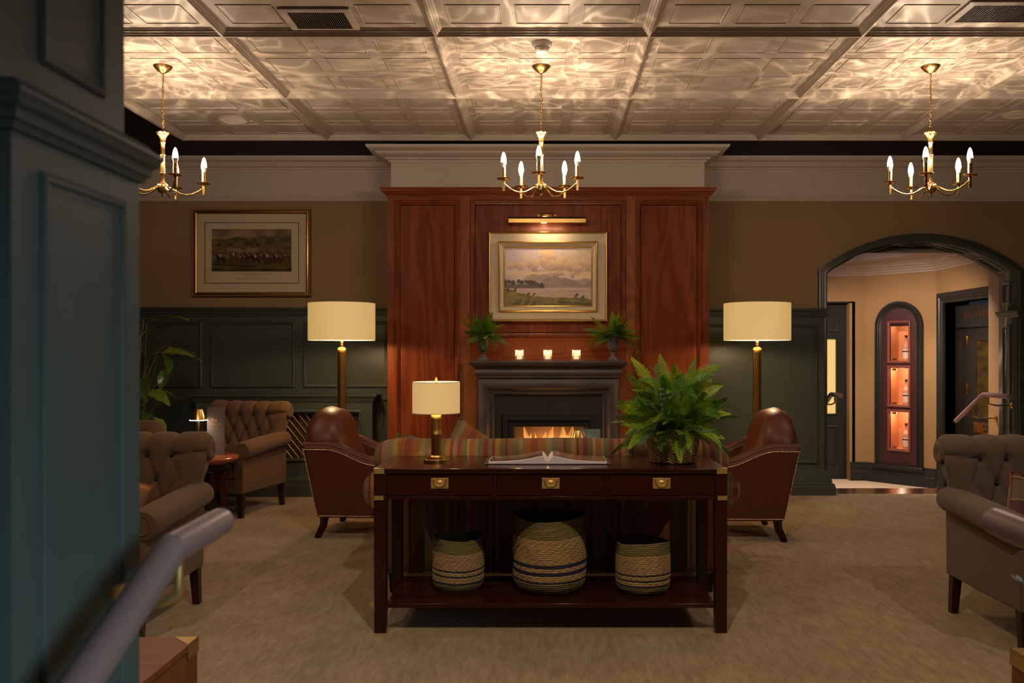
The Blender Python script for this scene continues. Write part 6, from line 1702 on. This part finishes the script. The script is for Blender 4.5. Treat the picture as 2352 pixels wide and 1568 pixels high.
# ================================================================== ROPE BASKETS
def rope_basket(label, loc, R_, H_, group, sg=0):
    t = thing('rope_basket', label, 'basket', loc, 0, group)
    n = int(H_/0.0095) if R_ > 0.15 else int(H_/0.0088); seg = 96
    dz = H_/n; rr = dz*0.56
    rs = random.Random(sg)
    def rad(z):
        f = z/H_
        if f < 0.16: return R_*(0.76+0.22*math.sin(f/0.16*PI/2))
        return R_*(0.98+0.02*math.sin(f*3))
    def band(f):
        for a, b, k in ((0, 0.17, 'olive'), (0.17, 0.20, 'navy'), (0.20, 0.285, 'sea'), (0.285, 0.318, 'navy'), (0.318, 0.385, 'sea'), (0.385, 0.42, 'navy'), (0.42, 0.745, 'sea')):
            if a <= f < b: return k, a
        return 'olive', 0.745
    parts = {}
    for j in range(n):
        z = dz*(j+0.5); k, a = band(z/H_); key = (k, a)
        m = parts.setdefault(key, MB())
        r0 = rr*(1.22 if k == 'sea' else 1.0); vs = []; fs = []
        for i in range(seg):
            an = 2*PI*i/seg
            wob = 1+0.012*math.sin(2*an+sg)+0.006*math.sin(5*an+j*0.4+sg); zw = z+0.010*R_/0.19*math.sin(an*2+sg)*(z/H_)
            rc_ = rad(z)*wob
            tw = (0.0013 if k == 'sea' else 0.0005)*math.sin(an*(70 if k == 'sea' else 90)+j*2.1)
            for q in range(6):
                b = 2*PI*q/6; vs.append(((rc_+(r0+tw)*math.cos(b))*math.cos(an), (rc_+(r0+tw)*math.cos(b))*math.sin(an), zw+(r0+tw)*math.sin(b)))
        for i in range(seg):
            i2 = (i+1) % seg
            for q in range(6): fs.append((i*6+q, i*6+(q+1) % 6, i2*6+(q+1) % 6, i2*6+q))
        m.add(vs, fs)
    nm = {'olive': 'olive_rope_band', 'sea': 'seagrass_band', 'navy': 'navy_stripe'}
    for (k, a), m in parts.items(): m.build(nm[k], MT[k], t, smooth=70)
    MB().lathe([(1e-5, 0.004), (R_*0.75, 0.004), (R_*0.75, 0.010), (1e-5, 0.010)], 40).build('basket_base', MT['olive'], t)
    return t
SZ = 0.142
rope_basket('small rope basket with navy stripes at the left of the console shelf', (-0.447, 4.61, SZ), 0.128, 0.272, 'rope baskets', 1)
rope_basket('large rope basket with navy stripes in the middle of the console shelf', (0.028, 4.60, SZ), 0.184, 0.385, 'rope baskets', 2)
rope_basket('small rope basket with navy stripes at the right of the console shelf', (0.508, 4.56, SZ), 0.137, 0.262, 'rope baskets', 4)

# ================================================================== OPEN BOOK
bk = thing('open_book', 'large open picture book lying on the console table', 'book', (0.018, 4.615, zc0))
B(-0.322, 0.325, -0.150, 0.135, 0.0005, 0.0040).build('cover', paint('book cover', (0.05, 0.028, 0.04), 0.4), bk, bev=0.001)
MT['photo_l'] = None
def page_mat(name, stops, ax):
    t = NT(name); c = t.co((1, 1, 1)); o = t.sep(c); n = t.noise(t.co((3, 9, 1)), 2.0, 4, 0.6)
    f = t.math('ADD', t.math('MULTIPLY', t.math('ADD', o['Y'], 0.14), 3.4), t.math('MULTIPLY', t.math('SUBTRACT', n, 0.5), 0.5))
    t.base(t.ramp(f, stops)); t.set(rough=0.14, coat=0.5); return t.m
MT['photo_l'] = page_mat('glossy landscape photograph, left page', [(0.0, (0.06, 0.035, 0.03)), (0.4, (0.10, 0.07, 0.06)), (0.7, (0.22, 0.15, 0.13)), (1.0, (0.06, 0.045, 0.05))], 'y')
MT['photo_r'] = page_mat('glossy sunset photograph, right page', [(0.0, (0.09, 0.06, 0.06)), (0.35, (0.42, 0.20, 0.08)), (0.55, (0.18, 0.11, 0.10)), (1.0, (0.12, 0.08, 0.11))], 'y')
for sg, nmx in ((-1, 'photo_l'), (1, 'photo_r')):
    def ht(u):      # height of the page block from spine (0) to fore edge (1)
        return 0.006+0.028*math.sin(min(1, u/0.10)*PI/2)*math.exp(-(max(0, u-0.12)**1.25)*4.2)+0.006*min(1, u/0.1)
    n = 40; poly = [(sg*0.300*(k/n)**1.4, ht((k/n)**1.4)) for k in range(n+1)]
    m = MB()
    vs = []; fs = []
    for k, (x, z) in enumerate(poly):
        vs += [(x, -0.142, 0.0045), (x, -0.142, z), (x, 0.128, z), (x, 0.128, 0.0045)]
    for k in range(n):
        for q in range(4): fs.append((4*k+q, 4*k+(q+1) % 4, 4*k+4+(q+1) % 4, 4*k+4+q))
    fs.append((0, 1, 2, 3)); fs.append(tuple(4*n+q for q in (3, 2, 1, 0)))
    m.add(vs, fs); m.build('page_block', MT['page'], bk, smooth=40)
    ph_ = [(x*0.985+sg*0.002, z+0.0008) for x, z in poly]
    vs = []; fs = []
    for (x, z) in ph_: vs += [(x, -0.120, z), (x, 0.124, z)]
    for k in range(n): fs.append((2*k, 2*k+1, 2*k+3, 2*k+2))
    MB().add(vs, fs).build('photograph_page', MT[nmx], bk, smooth=60)

# ================================================================== CANDLES ON THE MANTEL
k0 = None
for k, (x, lb_) in enumerate(((-0.222, 'glass tumbler with a lit candle on the mantel, nearest the left urn'), (0.031, 'glass tumbler with a lit candle at the middle of the mantel'), (0.287, 'glass tumbler with a lit candle on the mantel, nearest the right urn'))):
    if k0 is None:
        k0 = thing('candle_holder', lb_, 'candle', (x, 7.91, 1.3005), 0, 'glass candle holders')
        MB().lathe([(1e-5, 0.001), (0.036, 0.001), (0.038, 0.005), (0.038, 0.096), (0.036, 0.097), (0.0335, 0.094), (0.0335, 0.014), (1e-5, 0.012)], 12).build('glass_tumbler', MT['tumbler'], k0, smooth=20)
        MB().lathe([(0.022, 0.014), (0.0225, 0.058), (0.018, 0.060), (1e-5, 0.057)], 20).build('candle', MT['wax'], k0, smooth=40)
        MB().lathe([(1e-5, 0.060), (0.005, 0.066), (0.0055, 0.072), (0.002, 0.084), (1e-5, 0.090)], 12).build('flame', emit('candle flame', (1.0, 0.66, 0.28), 7.0), k0, smooth=80)
        MB().frame(-0.0372, 0.0372, 0.003, 0.006, 0, [(0, 0), (0.001, 0.001)])
    else: dup(k0, (x, 7.91, 1.3005), 0, lb_)
    light('candle_light', 'POINT', (x, 7.91, 1.3005+0.080), 0.9, (1.0, 0.58, 0.24), 0.012)
